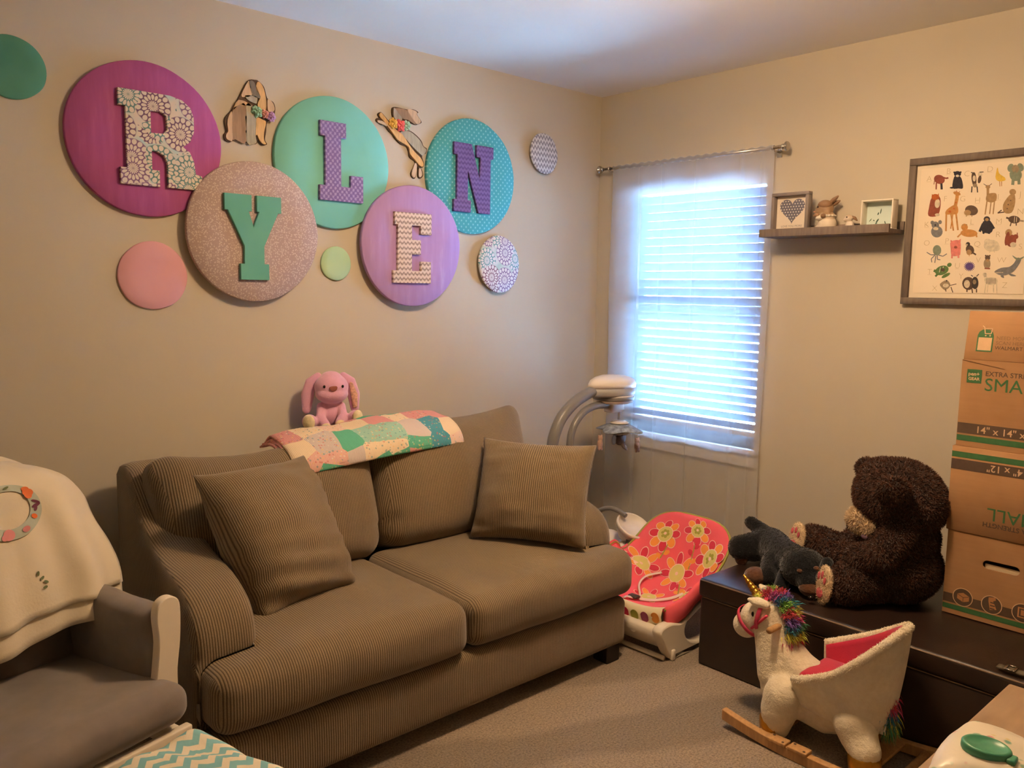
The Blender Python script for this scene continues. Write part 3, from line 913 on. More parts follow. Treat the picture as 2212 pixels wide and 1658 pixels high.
ear = organic([('t', [ry_(0.012, 0.118), ry_(0.028, 0.132), ry_(0.046, 0.146)], [0.008, 0.010, 0.004])], 0.0025, 3)
obj('ear', ear, M('brown_ear_glaze', '#8f6f54', 0.5, 0.1, 60), t)
ear = organic([('t', [ry_(0.018, 0.112, 0.014), ry_(0.034, 0.122, 0.016), ry_(0.046, 0.128, 0.016)], [0.008, 0.009, 0.004])], 0.0025, 3)
obj('ear', ear, MATS['brown_ear_glaze'], t)
BRG = MATS['brown_ear_glaze']
for (a, z, x) in ((-0.030, 0.070, -0.026), (0.002, 0.066, -0.032)):
    m = MB(); m.ell(ry_(a, z, x), (0.010, 0.012, 0.009), 14, 8); m.build('paw', BRG, t)
m = MB(); m.ell(ry_(-0.018, 0.058, -0.026), (0.012, 0.016, 0.010), 14, 8); m.build('held_egg', M('cream_glaze', '#eadfcd', 0.4, 0.04, 50), t)
m = MB(); m.ell(ry_(-0.002, 0.112, -0.014), (0.024, 0.030, 0.020), 18, 10); m.build('crown_patch', BRG, t)
m = MB(); m.ell(ry_(-0.041, 0.084, -0.026), (0.004, 0.005, 0.004), 10, 6); m.build('nose', M('rose_glaze', '#b98a7c', 0.4, 0.02), t)
m = MB()
for k in range(15):
    an = 2 * PI * k / 15
    m.ell(ry_(0.002 + 0.032 * math.cos(an), 0.066, 0.026 * math.sin(an) - 0.002), (0.008, 0.008, 0.005), 10, 6)
m.build('ruffle_collar', MATS['cream_glaze'], t)
m = MB(); m.ell(ry_(-0.024, 0.103, -0.0325), (0.003, 0.005, 0.0025), 10, 6); m.build('eye', M('black_glaze', '#181412', 0.2, 0.0), t)
m = MB()
for k in range(13):
    a = k / 12 * PI - PI / 2
    m.ell((-0.034 * math.cos(a), -0.004 + 0.044 * math.sin(a), 0.0065), (0.009, 0.009, 0.006), 10, 6)
m.build('ruffle_base', M('cream_glaze', '#eadfcd', 0.4, 0.04, 50), t)
t = thing('rabbit_figurine', 'tiny brown rabbit figurine beside the larger one', 'figurine', (-0.062, -1.437, ZS), group='rabbit figurines on the ledge')
body = organic([('e', ry_(0.0, 0.022), (0.015, 0.018, 0.022)), ('e', ry_(-0.002, 0.009), (0.016, 0.020, 0.008)), ('e', ry_(-0.004, 0.052, -0.002), (0.015, 0.018, 0.015)), ('e', ry_(-0.016, 0.046, -0.006), (0.008, 0.009, 0.008))], 0.0022, 4)
obj('body', body, CER, t)
ear = organic([('t', [ry_(0.008, 0.058), ry_(0.020, 0.052), ry_(0.030, 0.042)], [0.005, 0.007, 0.003])], 0.002, 3)
obj('ear', ear, MATS['brown_ear_glaze'], t)
m = MB(); m.ell(ry_(-0.006, 0.056, -0.0165), (0.002, 0.003, 0.003), 8, 6); m.build('eye', MATS['black_glaze'], t)
# -- white shadow box
t = thing('shadow_box', 'small white box frame with pale teal paper at the right end of the ledge', 'picture frame', (-0.040, -1.556, ZS))
m = MB(); frame_ring(m, 0.128, 0.118, 0.006, 0.048, A); m.build('frame', M('white_frame_paint', '#efe6d6', 0.6, 0.03, 20), t)
m = MB(); m.bounds(-0.062, 0.062, 0.002, 0.116, 0.0, 0.004, M=A); m.build('backing_paper', M('pale_teal_paper', '#cfe0da', 0.9, 0.03), t)
m = MB()
for (px, py, L, w2, an) in ((-0.002, 0.075, 0.022, 0.004, 1.45), (-0.012, 0.066, 0.012, 0.005, 1.2), (-0.014, 0.038, 0.02, 0.006, 1.0), (-0.018, 0.028, 0.01, 0.004, 0.3), (-0.042, 0.042, 0.016, 0.003, 0.9), (-0.028, 0.040, 0.007, 0.004, 2.4), (0.018, 0.028, 0.019, 0.004, 1.9), (0.050, 0.030, 0.006, 0.005, 0.4)):
    m = MB(); P_ = ngon(px, py, L / 2, w2 / 2, 10, an); m.add([(p[0], p[1], 0.0046) for p in P_], [list(range(10))], 0, False, A)
    m.build('printed_leaf', M('dark_green_ink', '#3d5a50', 0.9, 0.0), t)

# ------------------------------------------------------------------ alphabet print
py0, py1, pz0, pz1 = -1.645, -2.115, 1.384, 1.947
t = thing('alphabet_print', 'large grey framed animal alphabet print on the right wall', 'picture', (0, (py0 + py1) / 2, pz0))
pw, ph = py0 - py1, pz1 - pz0
A = FACEX(0, 0, 0)
m = MB(); frame_ring(m, pw, ph, 0.026, 0.024, A)
m.build('frame', board_mat('grey_oak_frame', '#776a60'), t)
m = MB(); m.bounds(-pw / 2 + 0.02, pw / 2 - 0.02, 0.02, ph - 0.02, 0.002, 0.010, M=A)
m.build('mat_board', M('ivory_mat_board', '#ecdfc8', 0.9, 0.01), t)
paper = MB(); paper.bounds(-pw / 2 + 0.042, pw / 2 - 0.042, 0.045, ph - 0.042, 0.010, 0.012, M=A)
pap = paper.build('print_paper', M('ivory_art_paper', '#f3e4cc', 0.9, 0.01), t)
INKS = ['#8a4a3a', '#34323a', '#5a4a40', '#d9b64c', '#7f8a78', '#b5602c', '#c08a4e', '#7a7a7e', '#d9837a', '#5f7d4c', '#5c4a86', '#a98a62', '#d9cdb4', '#c9b48e', '#3f3a38', '#98876f']
INKM = [M('print_ink_' + n_, c_, 0.95, 0.18, 90) for n_, c_ in zip(('chestnut', 'charcoal', 'umber', 'yellow', 'sage', 'rust', 'ochre', 'grey', 'pink', 'green', 'violet', 'fawn', 'cream', 'gilt', 'black', 'taupe'), INKS)]
art = MB()
KX = 1207 / 262.0
def PXZ(cx, cy):
    q = onx(1950 + cx / KX, 320 + cy / KX, -0.012)
    return (-(q.y - (py0 + py1) / 2), q.z - pz0)
_lay = [0]
def E(cx, cy, rx, ry, mi, rot=0.0, n=18):
    _lay[0] += 1
    P_ = [PXZ(*p) for p in ngon(cx, cy, rx, ry, n, rot)]
    art.add([(p[0], p[1], 0.01215 + 0.000004 * _lay[0]) for p in P_], [list(range(n))[::-1]], mi, False, A)
def G(pts, mi, sm=3):
    _lay[0] += 1
    P_ = [PXZ(*p) for p in (spline2(pts, sm) if sm else pts)]
    me = curve_mesh([P_], 0.0)
    art.addmesh(me, mi, False, A @ Matrix.Translation((0, 0, 0.01215 + 0.000004 * _lay[0])))
def LN(pts, w, mi):
    for (x1, y1), (x2, y2) in zip(pts[:-1], pts[1:]):
        d = math.hypot(x2 - x1, y2 - y1) or 1; nx, ny = -(y2 - y1) / d * w / 2, (x2 - x1) / d * w / 2
        G([(x1 + nx, y1 + ny), (x2 + nx, y2 + ny), (x2 - nx, y2 - ny), (x1 - nx, y1 - ny)], mi, 0)
# aardvark, bear, cow, duck, elephant
E(365,310,55,45,0,0.3); LN([(335,345),(333,410)],14,0); LN([(385,350),(388,410)],22,1); LN([(400,290),(430,300),(455,295)],16,0); LN([(320,310),(310,360)],7,0)
G([(510,290),(545,270),(585,300),(600,395),(555,400),(495,395)],1); E(545,255,36,28,1); E(545,275,17,12,12); E(513,240,9,9,1); E(577,238,9,9,1); E(490,393,22,9,1)
G([(690,250),(720,245),(735,320),(725,385),(705,380),(685,310)],2); E(770,260,22,28,12); E(712,300,16,30,12); E(765,310,17,40,2,0.2); LN([(680,240),(710,250)],9,14); LN([(765,238),(805,236)],9,14); LN([(690,380),(685,440)],12,14); LN([(740,380),(745,440)],12,14); E(720,370,22,20,15)
G([(945,190),(960,250),(1015,290),(1020,320),(960,330),(925,300),(930,240)],3); LN([(965,330),(968,380)],7,6); LN([(985,330),(985,378)],7,6)
E(1125,265,62,62,4); E(1075,195,32,42,4,0.3); E(1172,190,32,42,4,-0.3); E(1122,205,36,40,15); LN([(1122,230),(1110,270),(1065,245)],14,4); LN([(1100,300),(1095,365)],30,4); LN([(1155,300),(1158,360)],30,4)
# fox, giraffe, hedgehog, impala, jaguar
G([(290,490),(365,480),(378,560),(360,650),(320,680),(255,670),(262,590)],0); E(345,550,26,46,12,0.1); E(325,485,38,30,5); G([(288,470),(292,455),(312,478)],5,0); G([(340,478),(358,445),(362,480)],5,0); E(345,662,25,14,12)
G([(520,560),(550,590),(545,650),(470,660),(425,655),(440,610)],6); LN([(520,590),(540,500),(545,450)],34,6); E(540,450,38,18,6,0.3); LN([(540,440),(535,420)],6,5); LN([(560,440),(570,428)],6,5); LN([(435,640),(430,825)],17,6); LN([(480,650),(505,820)],15,6); LN([(530,640),(550,815)],17,6); LN([(500,650),(478,800)],12,6); E(470,630,14,12,5); E(510,600,10,9,5); E(530,540,8,8,5)
E(685,618,65,50,2,0.2); E(645,640,34,28,11); LN([(640,660),(632,680)],9,11); LN([(690,665),(688,680)],9,11)
G([(835,470),(860,450),(930,450),(930,520),(880,540),(830,520)],11); LN([(848,470),(848,400)],26,11); E(848,385,24,18,11); LN([(838,375),(805,355)],6,2); LN([(858,375),(888,352)],6,2); LN([(840,520),(820,660)],13,11); LN([(880,530),(865,655)],11,11); LN([(915,510),(900,655)],12,11)
G([(1060,470),(1110,450),(1120,540),(1085,640),(1010,640),(1000,560)],11); E(1095,435,34,30,11); LN([(1010,635),(945,645),(985,615)],11,2); E(1050,560,7,7,2); E(1075,520,6,6,2); E(1040,600,6,6,2)
# koala, lion, monkey, numbat
E(340,830,58,58,7); E(325,765,38,36,7); E(295,740,18,20,7); E(372,735,18,20,7); E(330,800,26,16,12); E(325,765,8,12,1)
E(660,845,85,38,6,0.05); E(615,785,34,34,6); LN([(580,850),(545,885)],15,6); LN([(730,850),(738,885)],15,6); E(600,765,8,8,11); E(635,762,8,8,11)
G([(800,730),(870,720),(900,790),(880,840),(830,845),(785,820)],1); E(838,705,32,28,1); E(838,710,18,16,11); LN([(800,750),(765,830)],24,1); LN([(880,750),(910,800)],22,1); LN([(810,830),(800,850)],22,1); LN([(860,830),(858,852)],22,1)
E(1110,710,60,38,2,0.1); LN([(1060,700),(1030,690)],18,2); LN([(1160,720),(1205,725)],14,15); LN([(1080,740),(1070,775)],11,2); LN([(1130,740),(1130,770)],11,2); LN([(1115,680),(1110,740)],6,12); LN([(1135,685),(1130,735)],6,12)
# octopus, pig, quail, pale hare, squirrel
E(342,1015,42,52,4); LN([(330,1060),(280,1060),(240,1035)],9,7); LN([(350,1060),(400,1075),(440,1050)],9,7); LN([(320,1065),(285,1100),(290,1135)],9,7); LN([(345,1065),(345,1105),(375,1110)],9,7); LN([(330,1070),(320,1140)],9,7)
G([(480,930),(570,920),(575,1040),(560,1065),(490,1070),(478,1000)],8); E(528,960,40,38,8); E(528,985,17,13,0); G([(475,930),(478,910),(505,930)],8,0); G([(550,920),(580,900),(575,940)],8,0); LN([(492,1060),(490,1095)],17,8); LN([(555,1055),(555,1092)],17,8)
E(670,1010,40,48,2,-0.5); E(650,955,22,22,14); E(640,960,8,9,12); E(660,1035,26,28,11,-0.4); LN([(700,1040),(730,1060)],16,2); LN([(665,1055),(662,1075)],5,6)
E(885,970,78,60,12); E(845,935,35,35,12); E(930,990,42,34,12); LN([(865,1020),(865,1040)],8,12); LN([(915,1020),(912,1038)],8,12)
E(1080,920,50,62,0,0.2); E(1125,880,26,24,0); E(1055,840,34,36,11,0.5); E(1100,960,32,26,12); LN([(1140,840),(1142,870)],9,0); E(1040,900,22,70,0,0.2)
# turtle, urchin, vole, whale
E(390,1215,70,45,9,-0.35); E(465,1160,24,20,9,-0.5); LN([(330,1225),(310,1215)],26,9); E(430,1265,48,16,9,-0.5); LN([(350,1250),(325,1275)],20,9); LN([(375,1185),(365,1235)],7,12); LN([(405,1175),(395,1230)],7,12); E(400,1210,20,18,2)
for k in range(18): LN([(665,1175), (665 + 54 * math.cos(k * 0.349), 1175 + 48 * math.sin(k * 0.349))], 7, 10)
E(665,1175,40,36,10)
E(840,1150,34,52,15); E(845,1090,26,26,2); E(845,1115,16,14,11); LN([(815,1195),(870,1198)],12,0); E(826,1068,7,8,2); E(868,1068,7,8,2)
G([(912,1230),(980,1190),(1060,1180),(1110,1140),(1140,1090),(1180,1110),(1120,1210),(1050,1255),(980,1265)],7); G([(1090,1065),(1150,1095),(1210,1075),(1180,1105),(1130,1110)],4); G([(990,1245),(1010,1290),(975,1275)],7); G([(1050,1240),(1130,1268),(1080,1272)],7); LN([(920,1240),(1000,1235)],7,12)
# x-ray fish, yak, zebra
G([(370,1350),(435,1330),(475,1360),(450,1400),(400,1400)],12); G([(372,1350),(438,1312),(475,1362),(430,1410),(398,1395)],15); E(430,1365,30,20,12); LN([(470,1365),(535,1350)],7,2); LN([(480,1380),(500,1435)],9,2); LN([(425,1400),(432,1425)],10,2); E(438,1318,7,8,1)
E(655,1345,62,65,2); E(720,1340,34,62,14); E(640,1350,30,40,12); E(715,1330,18,24,15); LN([(700,1275),(680,1262)],8,14); LN([(735,1275),(758,1252)],8,14); LN([(640,1400),(640,1430)],13,2); LN([(690,1400),(695,1440)],12,2); LN([(735,1400),(735,1435)],12,2)
G([(820,1290),(930,1290),(940,1340),(900,1360),(830,1350)],12); LN([(830,1300),(822,1260)],28,12); E(818,1255,22,20,12); LN([(830,1345),(815,1440)],11,12); LN([(850,1345),(842,1435)],9,12); LN([(905,1345),(905,1435)],11,12); LN([(935,1330),(938,1440)],9,12)
for k in range(7): LN([(840 + 14 * k, 1292), (836 + 14 * k, 1350)], 4, 14)
for k in range(3): LN([(808, 1250 + 14 * k), (832, 1246 + 14 * k)], 4, 14)
for (lt, cx, cy) in (('A',265,300),('B',458,225),('C',640,250),('D',870,205),('F',425,500),('G',598,500),('H',745,515),('I',952,480),('J',1172,455),('N',1172,625),('K',240,755),('L',690,730),('M',958,725),('O',240,940),('P',440,920),('Q',742,950),('R',950,855),('S',1172,975),('T',268,1225),('U',545,1165),('V',752,1110),('W',985,1110),('X',318,1390),('Y',580,1270),('Z',1015,1360)):
    a0, z0 = PXZ(cx, cy)
    me = text_mesh(lt, 0.030, 0.0, 'CENTER', -0.0006)
    art.addmesh(me, 13, False, A @ Matrix.Translation((a0, z0 - 0.011, 0.0122)))
    me = curve_mesh([[(-0.008, -0.0008), (0.008, -0.0008), (0.008, 0.0), (-0.008, 0.0)]], 0.0)
    if lt in 'ABDHIKLMPTU': art.addmesh(me, 13, False, A @ Matrix.Translation((a0, z0 - 0.0125, 0.0122)))
art.build('animal_alphabet_artwork', INKM, pap)

# ================================================================== storage bench with boxes
LEATHER = NT('dark_brown_leatherette')
_n = LEATHER.noise(6, 3.0)
LEATHER.col(LEATHER.ramp(_n.outputs[0], [(0.3, srgb('#241813')), (0.7, srgb('#2e2019'))])); LEATHER.rough(0.38, 0.5)
_v = LEATHER.n('ShaderNodeTexVoronoi'); _v.inputs['Scale'].default_value = 260; LEATHER.l(LEATHER.tc(), _v.inputs['Vector'])
LEATHER.bump(_v.outputs['Distance'], 0.12, 0.0015); LEATHER = LEATHER.mat
OX0, OX1, OY0, OY1, OZ = -0.815, -0.055, -2.92, -1.297, 0.341
ot = thing('storage_bench', 'long dark brown leatherette storage bench along the window wall', 'bench', ((OX0 + OX1) / 2, (OY0 + OY1) / 2, 0.0))
hx, hy = (OX1 - OX0) / 2, (OY1 - OY0) / 2
me = puff((2 * hx - 0.012, 2 * hy - 0.012, 0.268), 0.012, (0.004, 0.004, 0), (8, 24, 4), 3)
me.transform(Matrix.Translation((0, 0, 0.134))); obj('body', me, LEATHER, ot)
def lidfn(v):
    return v
me = puff((2 * hx, 2 * hy, 0.070), 0.014, (0.002, 0.002, 0.006), (12, 30, 3), 3, wr=0.003, wsc=5)
me.transform(Matrix.Translation((0, 0, 0.304))); lid = obj('lid', me, LEATHER, ot)
STITCH = M('worn_brown_piping', '#7d6852', 0.6, 0.1, 60)
m = MB(); m.tube([(-hx + 0.002, -hy + 0.01, 0.3335), (-hx + 0.002, hy - 0.01, 0.3335)], 0.0028, 8); m.build('piping', STITCH, lid, label='worn paler piping along the lid edge')
m = MB(); m.tube([(-hx + 0.006, -hy + 0.02, 0.2685), (-hx + 0.006, hy - 0.02, 0.2685)], 0.0022, 6); m.build('lid_seam', STITCH, ot)
for yy in (-1.84 - (OY0 + OY1) / 2, -2.38 - (OY0 + OY1) / 2):
    m = MB(); m.tube([(-hx + 0.0045, yy, 0.01), (-hx + 0.001, yy, 0.134), (-hx + 0.0045, yy, 0.26)], 0.002, 6); m.build('panel_seam', STITCH, ot)

# -- cardboard boxes
CARD = NT('kraft_cardboard')
_m = CARD.n('ShaderNodeMapping'); _m.inputs['Scale'].default_value = (3, 3, 40); CARD.l(CARD.tc(), _m.inputs[0])
_n = CARD.noise(2.0, 4.0, _m.outputs[0]); _n2 = CARD.noise(7, 3.0)
CARD.col(CARD.mix(0.5, CARD.ramp(_n.outputs[0], [(0.3, srgb('#a67c55')), (0.7, srgb('#b0855c'))]), CARD.ramp(_n2.outputs[0], [(0.35, srgb('#a27850')), (0.7, srgb('#b48a60'))])))
CARD.rough(0.75, 0.25); CARD.bump(_n.outputs[0], 0.06, 0.001); CARD = CARD.mat
GINK = M('green_box_ink', '#3c6a3e', 0.7, 0.08, 60); BINK = M('brown_box_ink', '#5a4738', 0.7, 0.08, 60); WINK = M('pale_box_ink', '#d9b48c', 0.8, 0.05, 60)
BXF, BW_, BD_, BH_ = -0.461, 0.362, 0.362, 0.287
BYL = -2.040
def box_face_root(label, z, flip=False, dx=0.0, dy=0.0):
    t = thing('moving_box', label, 'box', (BXF + BD_ / 2 + dx, BYL - BW_ / 2 + dy, z), group='stacked moving boxes')
    return t
A = FACEX(-BD_ / 2, BW_ / 2, 0.0)            # shape origin: bottom left of the front face, X to the right, Y up
def decal(m, me, x, y, mi=0, up=0.0006): m.addmesh(me, mi, False, A @ Matrix.Translation((x, y, up)))
def rect(x0, x1, y0, y1): return curve_mesh([[(x0, y0), (x1, y0), (x1, y1), (x0, y1)]], 0.0)
def flipd(m0):    # rotate a face print by 180 degrees on the face
    R_ = A @ Matrix.Translation((BW_, BH_, 0)) @ Matrix.Rotation(PI, 4, 'Z') @ A.inverted()
    m0.v = [R_ @ v for v in m0.v]
    return m0
def face_print(t, flip):
    m = MB()
    decal(m, rect(0.001, BW_ - 0.001, 0.018, 0.037), 0, 0); decal(m, rect(0.001, BW_ - 0.001, 0.043, 0.078), 0, 0, 1)
    me = curve_mesh([spline2([(0.022, 0.200), (0.058, 0.200), (0.062, 0.204), (0.062, 0.240), (0.058, 0.244), (0.022, 0.244), (0.018, 0.240), (0.018, 0.204)], 2)], 0.0); decal(m, me, 0, 0.012)
    decal(m, text_mesh('EXTRA STRENGTH', 0.0215, 0.0, offset=0.0003), 0.072, 0.238, 1)
    decal(m, text_mesh('SMALL', 0.059, 0.0), 0.071, 0.190, 0)
    decal(m, text_mesh('14" x 14" x 12"', 0.0320, 0.0, offset=0.0002), 0.056, 0.0490, 2, 0.0009)
    decal(m, text_mesh('pen+', 0.0165, 0.0, offset=0.0004), 0.0215, 0.236, 2, 0.0009)
    decal(m, text_mesh('GEAR', 0.0135, 0.0, offset=0.0004), 0.0225, 0.221, 2, 0.0009)
    if flip: flipd(m)
    m.build('box_print', [GINK, BINK, WINK], t)
# bottom box: handle slot, icon band
t = box_face_root('bottom cardboard box of the stack with a handle slot and round icons', OZ + 0.0075)
m = MB()
for (x0, x1, y0, y1) in ((-BD_ / 2 + 0.004, BD_ / 2, -BW_ / 2, -BW_ / 2 + 0.004), (-BD_ / 2 + 0.004, BD_ / 2, BW_ / 2 - 0.004, BW_ / 2), (BD_ / 2 - 0.004, BD_ / 2, -BW_ / 2 + 0.004, BW_ / 2 - 0.004)):
    m.bounds(x0, x1, y0, y1, 0, BH_)
m.bounds(-BD_ / 2 + 0.004, BD_ / 2 - 0.004, -BW_ / 2 + 0.004, BW_ / 2 - 0.004, 0, 0.004); m.bounds(-BD_ / 2 + 0.004, BD_ / 2 - 0.004, -BW_ / 2 + 0.004, BW_ / 2 - 0.004, BH_ - 0.004, BH_)
slot = []
for (cx, s0) in ((0.128, PI / 2), (0.208, -PI / 2)):
    for k in range(9):
        a = s0 + PI * k / 8
        slot.append((cx + 0.0145 * math.cos(a) * (1 if True else 1), 0.196 + 0.0145 * math.sin(a)))
slot = slot[:9] + slot[9:]
fr = curve_mesh([[(0, 0), (BW_, 0), (BW_, BH_), (0, BH_)], slot], 0.002)
m.addmesh(fr, 0, False, A @ Matrix.Translation((0, 0, -0.002)))
m.build('carton', CARD, t)
m = MB(); m.bounds(0.118, 0.222, 0.176, 0.196, -0.012, -0.0105, M=A); m.build('inner_flap', M('pale_inner_card', '#dcc5a0', 0.8, 0.04), t)
m = MB()
decal(m, rect(0.001, BW_ - 0.001, 0.016, 0.033), 0, 0)
band = [(0.001, 0.039), (BW_ - 0.001, 0.039), (BW_ - 0.001, 0.070), (0.001, 0.070)]
decal(m, curve_mesh([band], 0.0), 0, 0, 1)
for cx in (0.062, 0.150, 0.240, 0.325):
    decal(m, curve_mesh([ngon(cx, 0.066, 0.0315, 0.0315, 28), ngon(cx, 0.066, 0.029, 0.029, 28)], 0.0), 0, 0, 2, 0.0012)
    decal(m, curve_mesh([ngon(cx, 0.066, 0.029, 0.029, 28)], 0.0), 0, 0, 1, 0.0009)
me = curve_mesh([[(0.045, 0.075), (0.063, 0.082), (0.082, 0.073), (0.082, 0.057), (0.064, 0.050), (0.045, 0.059)]], 0.0); decal(m, me, 0, 0, 3, 0.0013)
for (p, q) in (((0.064, 0.066), (0.064, 0.051)), ((0.064, 0.066), (0.046, 0.074)), ((0.064, 0.066), (0.081, 0.072))):
    d = Vector((q[0] - p[0], q[1] - p[1])); n_ = Vector((-d.y, d.x)).normalized() * 0.0009
    decal(m, curve_mesh([[(p[0] + n_.x, p[1] + n_.y), (q[0] + n_.x, q[1] + n_.y), (q[0] - n_.x, q[1] - n_.y), (p[0] - n_.x, p[1] - n_.y)]], 0.0), 0, 0, 1, 0.0016)
me = curve_mesh([[(0.140, 0.090), (0.160, 0.094), (0.162, 0.084), (0.154, 0.080), (0.166, 0.054), (0.146, 0.048), (0.140, 0.078)]], 0.0); decal(m, me, 0, 0, 3, 0.0013)
for (y0, y1) in ((0.052, 0.056), (0.062, 0.066), (0.072, 0.076)): decal(m, rect(0.146, 0.160, y0, y1), 0, 0, 1, 0.0016)
decal(m, curve_mesh([[(0.226, 0.050), (0.254, 0.050), (0.254, 0.084), (0.226, 0.084)], [(0.230, 0.054), (0.230, 0.080), (0.250, 0.080), (0.250, 0.054)]], 0.0), 0, 0, 3, 0.0013)
decal(m, rect(0.235, 0.245, 0.058, 0.076), 0, 0, 3, 0.0013)
m.build('box_print', [GINK, BINK, WINK, M('kraft_print', '#b98252', 0.8, 0.05)], t)
# middle box, upside down
t = box_face_root('middle cardboard box of the stack, standing upside down', OZ + 0.0075 + BH_ + 0.001, dx=-0.004, dy=0.006)
m = MB(); m.bounds(-BD_ / 2, BD_ / 2, -BW_ / 2, BW_ / 2, 0, BH_, 0.002, 1); m.build('carton', CARD, t)
face_print(t, True)
# top box with its front flap standing up
t = box_face_root('top cardboard box of the stack with its front flap raised', OZ + 0.0075 + 2 * (BH_ + 0.001), dx=0.002, dy=-0.002)
m = MB()
m.bounds(-BD_ / 2, BD_ / 2, -BW_ / 2, BW_ / 2, 0, 0.004)
for (x0, x1, y0, y1) in ((-BD_ / 2 + 0.004, BD_ / 2 - 0.004, -BW_ / 2, -BW_ / 2 + 0.004), (-BD_ / 2 + 0.004, BD_ / 2 - 0.004, BW_ / 2 - 0.004, BW_ / 2), (BD_ / 2 - 0.004, BD_ / 2, -BW_ / 2, BW_ / 2), (-BD_ / 2, -BD_ / 2 + 0.004, -BW_ / 2, BW_ / 2)):
    m.bounds(x0, x1, y0, y1, 0.004, BH_)
m.build('carton', CARD, t)
face_print(t, False)
FL = Matrix.Translation((0, 0, BH_ + 0.001)) @ Matrix.Translation((-BD_ / 2, 0, 0)) @ Matrix.Rotation(math.radians(9), 4, 'Y') @ Matrix.Translation((BD_ / 2, 0, 0))
m = MB(); m.bounds(-BD_ / 2, -BD_ / 2 + 0.004, -BW_ / 2 + 0.003, BW_ / 2 - 0.003, 0, 0.160, 0.001, 1, 0, FL); fl = m.build('front_flap', CARD, t)
m = MB(); m.bounds(-BD_ / 2, BD_ / 2 , BW_ / 2 - 0.004, BW_ / 2, 0, 0.13, 0.001, 1, 0, Matrix.Translation((0, 0, BH_)) @ Matrix.Translation((0, BW_ / 2, 0)) @ Matrix.Rotation(math.radians(100), 4, 'X') @ Matrix.Translation((0, -BW_ / 2, 0))); m.build('side_flap', CARD, t)
m = MB()
def fd(me, x, y, mi, up=0.0006): m.addmesh(me, mi, False, FL @ A @ Matrix.Translation((x, y, up)))
arch = [(0.036, 0.028), (0.084, 0.028), (0.084, 0.080), (0.080, 0.092), (0.070, 0.100), (0.050, 0.100), (0.040, 0.092), (0.036, 0.080)]
fd(curve_mesh([arch], 0.0), 0, 0, 0)
fd(rect(0.040, 0.080, 0.032, 0.074), 0, 0, 2, 0.0009)
cart = [((0.048, 0.112), (0.054, 0.108)), ((0.054, 0.108), (0.058, 0.086)), ((0.057, 0.103), (0.078, 0.104)), ((0.078, 0.104), (0.075, 0.087)), ((0.058, 0.087), (0.075, 0.087))]
for (p, q) in cart:
    d = Vector((q[0] - p[0], q[1] - p[1])); n_ = Vector((-d.y, d.x)).normalized() * 0.0015
    fd(curve_mesh([[(p[0] + n_.x, p[1] + n_.y), (q[0] + n_.x, q[1] + n_.y), (q[0] - n_.x, q[1] - n_.y), (p[0] - n_.x, p[1] - n_.y)]], 0.0), 0, 0, 2, 0.0012)
for cx in (0.060, 0.073): fd(curve_mesh([ngon(cx, 0.0805, 0.0026, 0.0026, 10)], 0.0), 0, 0, 2, 0.0012)
fd(text_mesh('NEED MORE?', 0.0165, 0.0), 0.092, 0.069, 3); fd(text_mesh('SCAN HERE', 0.0165, 0.0), 0.092, 0.053, 3); fd(text_mesh('WALMART', 0.0165, 0.0), 0.091, 0.037, 1)
m.build('flap_print', [GINK, BINK, WINK, M('faint_brown_ink', '#8a6a4c', 0.8, 0.05)], fl)
# ================================================================== sofa
def corduroy(name, period=0.0073, yside=True, axis=0, attr=False):
    t = NT(name)
    s = t.sep()
    nrm = t.sep(t.tc('Normal'))
    wob = t.noise(3.0, 2.0)
    u = s[axis]
    if attr:
        an = t.n('ShaderNodeAttribute'); an.attribute_name = 'rib'; u = an.outputs['Fac']
    if yside:
        side = t.math('GREATER_THAN', t.math('ABSOLUTE', nrm[0]), 0.72)
        u = t.math('ADD', t.math('MULTIPLY', s[0], t.math('SUBTRACT', 1.0, side)), t.math('MULTIPLY', s[1], side))
    u = t.math('ADD', u, t.math('MULTIPLY', t.math('SUBTRACT', wob.outputs[0], 0.5), 0.006))
    rib = t.math('ADD', t.math('MULTIPLY', t.math('SINE', t.math('MULTIPLY', u, 2 * PI / period)), 0.5), 0.5)
    nd = t.noise(420, 3.0, rough=0.7)
    big = t.noise(4.0, 3.0)
    c = t.ramp(rib, [(0.05, srgb('#5a4b36')), (0.30, srgb('#7d6b50')), (0.8, srgb('#907d61'))])
    c = t.mix(1.0, c, t.ramp(nd.outputs[0], [(0.3, (0.72, 0.72, 0.72, 1)), (0.7, (1.12, 1.12, 1.12, 1))]), 'MULTIPLY')
    c = t.mix(1.0, c, t.ramp(big.outputs[0], [(0.3, (0.92, 0.92, 0.92, 1)), (0.7, (1.06, 1.06, 1.06, 1))]), 'MULTIPLY')
    t.col(c); t.rough(0.9, 0.15); t.b.inputs['Sheen Weight'].default_value = 0.25; t.b.inputs['Sheen Roughness'].default_value = 0.5
    b = t.bump(t.math('POWER', rib, 0.6), 0.38, 0.0032)
    t.bump(nd.outputs[0], 0.25, 0.0015, b)
    return t.mat
CORD_ = corduroy('tan_corduroy')
CORDP = corduroy('tan_corduroy_cushion', yside=False, attr=True)
SX0, SX1, SYF, SYB = -2.60, -0.985, -1.098, -0.075
sofa = thing('sofa', 'tan ribbed corduroy two-seat sofa under the letter discs', 'sofa', ((SX0 + SX1) / 2, (SYF + SYB) / 2, 0.0))
sc = Vector(sofa.location)
def spart(name, me, c, mat=None, rot=None):
    T = Matrix.Translation(Vector(c) - sc)
    if rot is not None: T = T @ rot
    # keep object-space coordinates aligned with the sofa so that ribs run true
    me.transform(T)
    return obj(name, me, mat or CORD_, sofa)
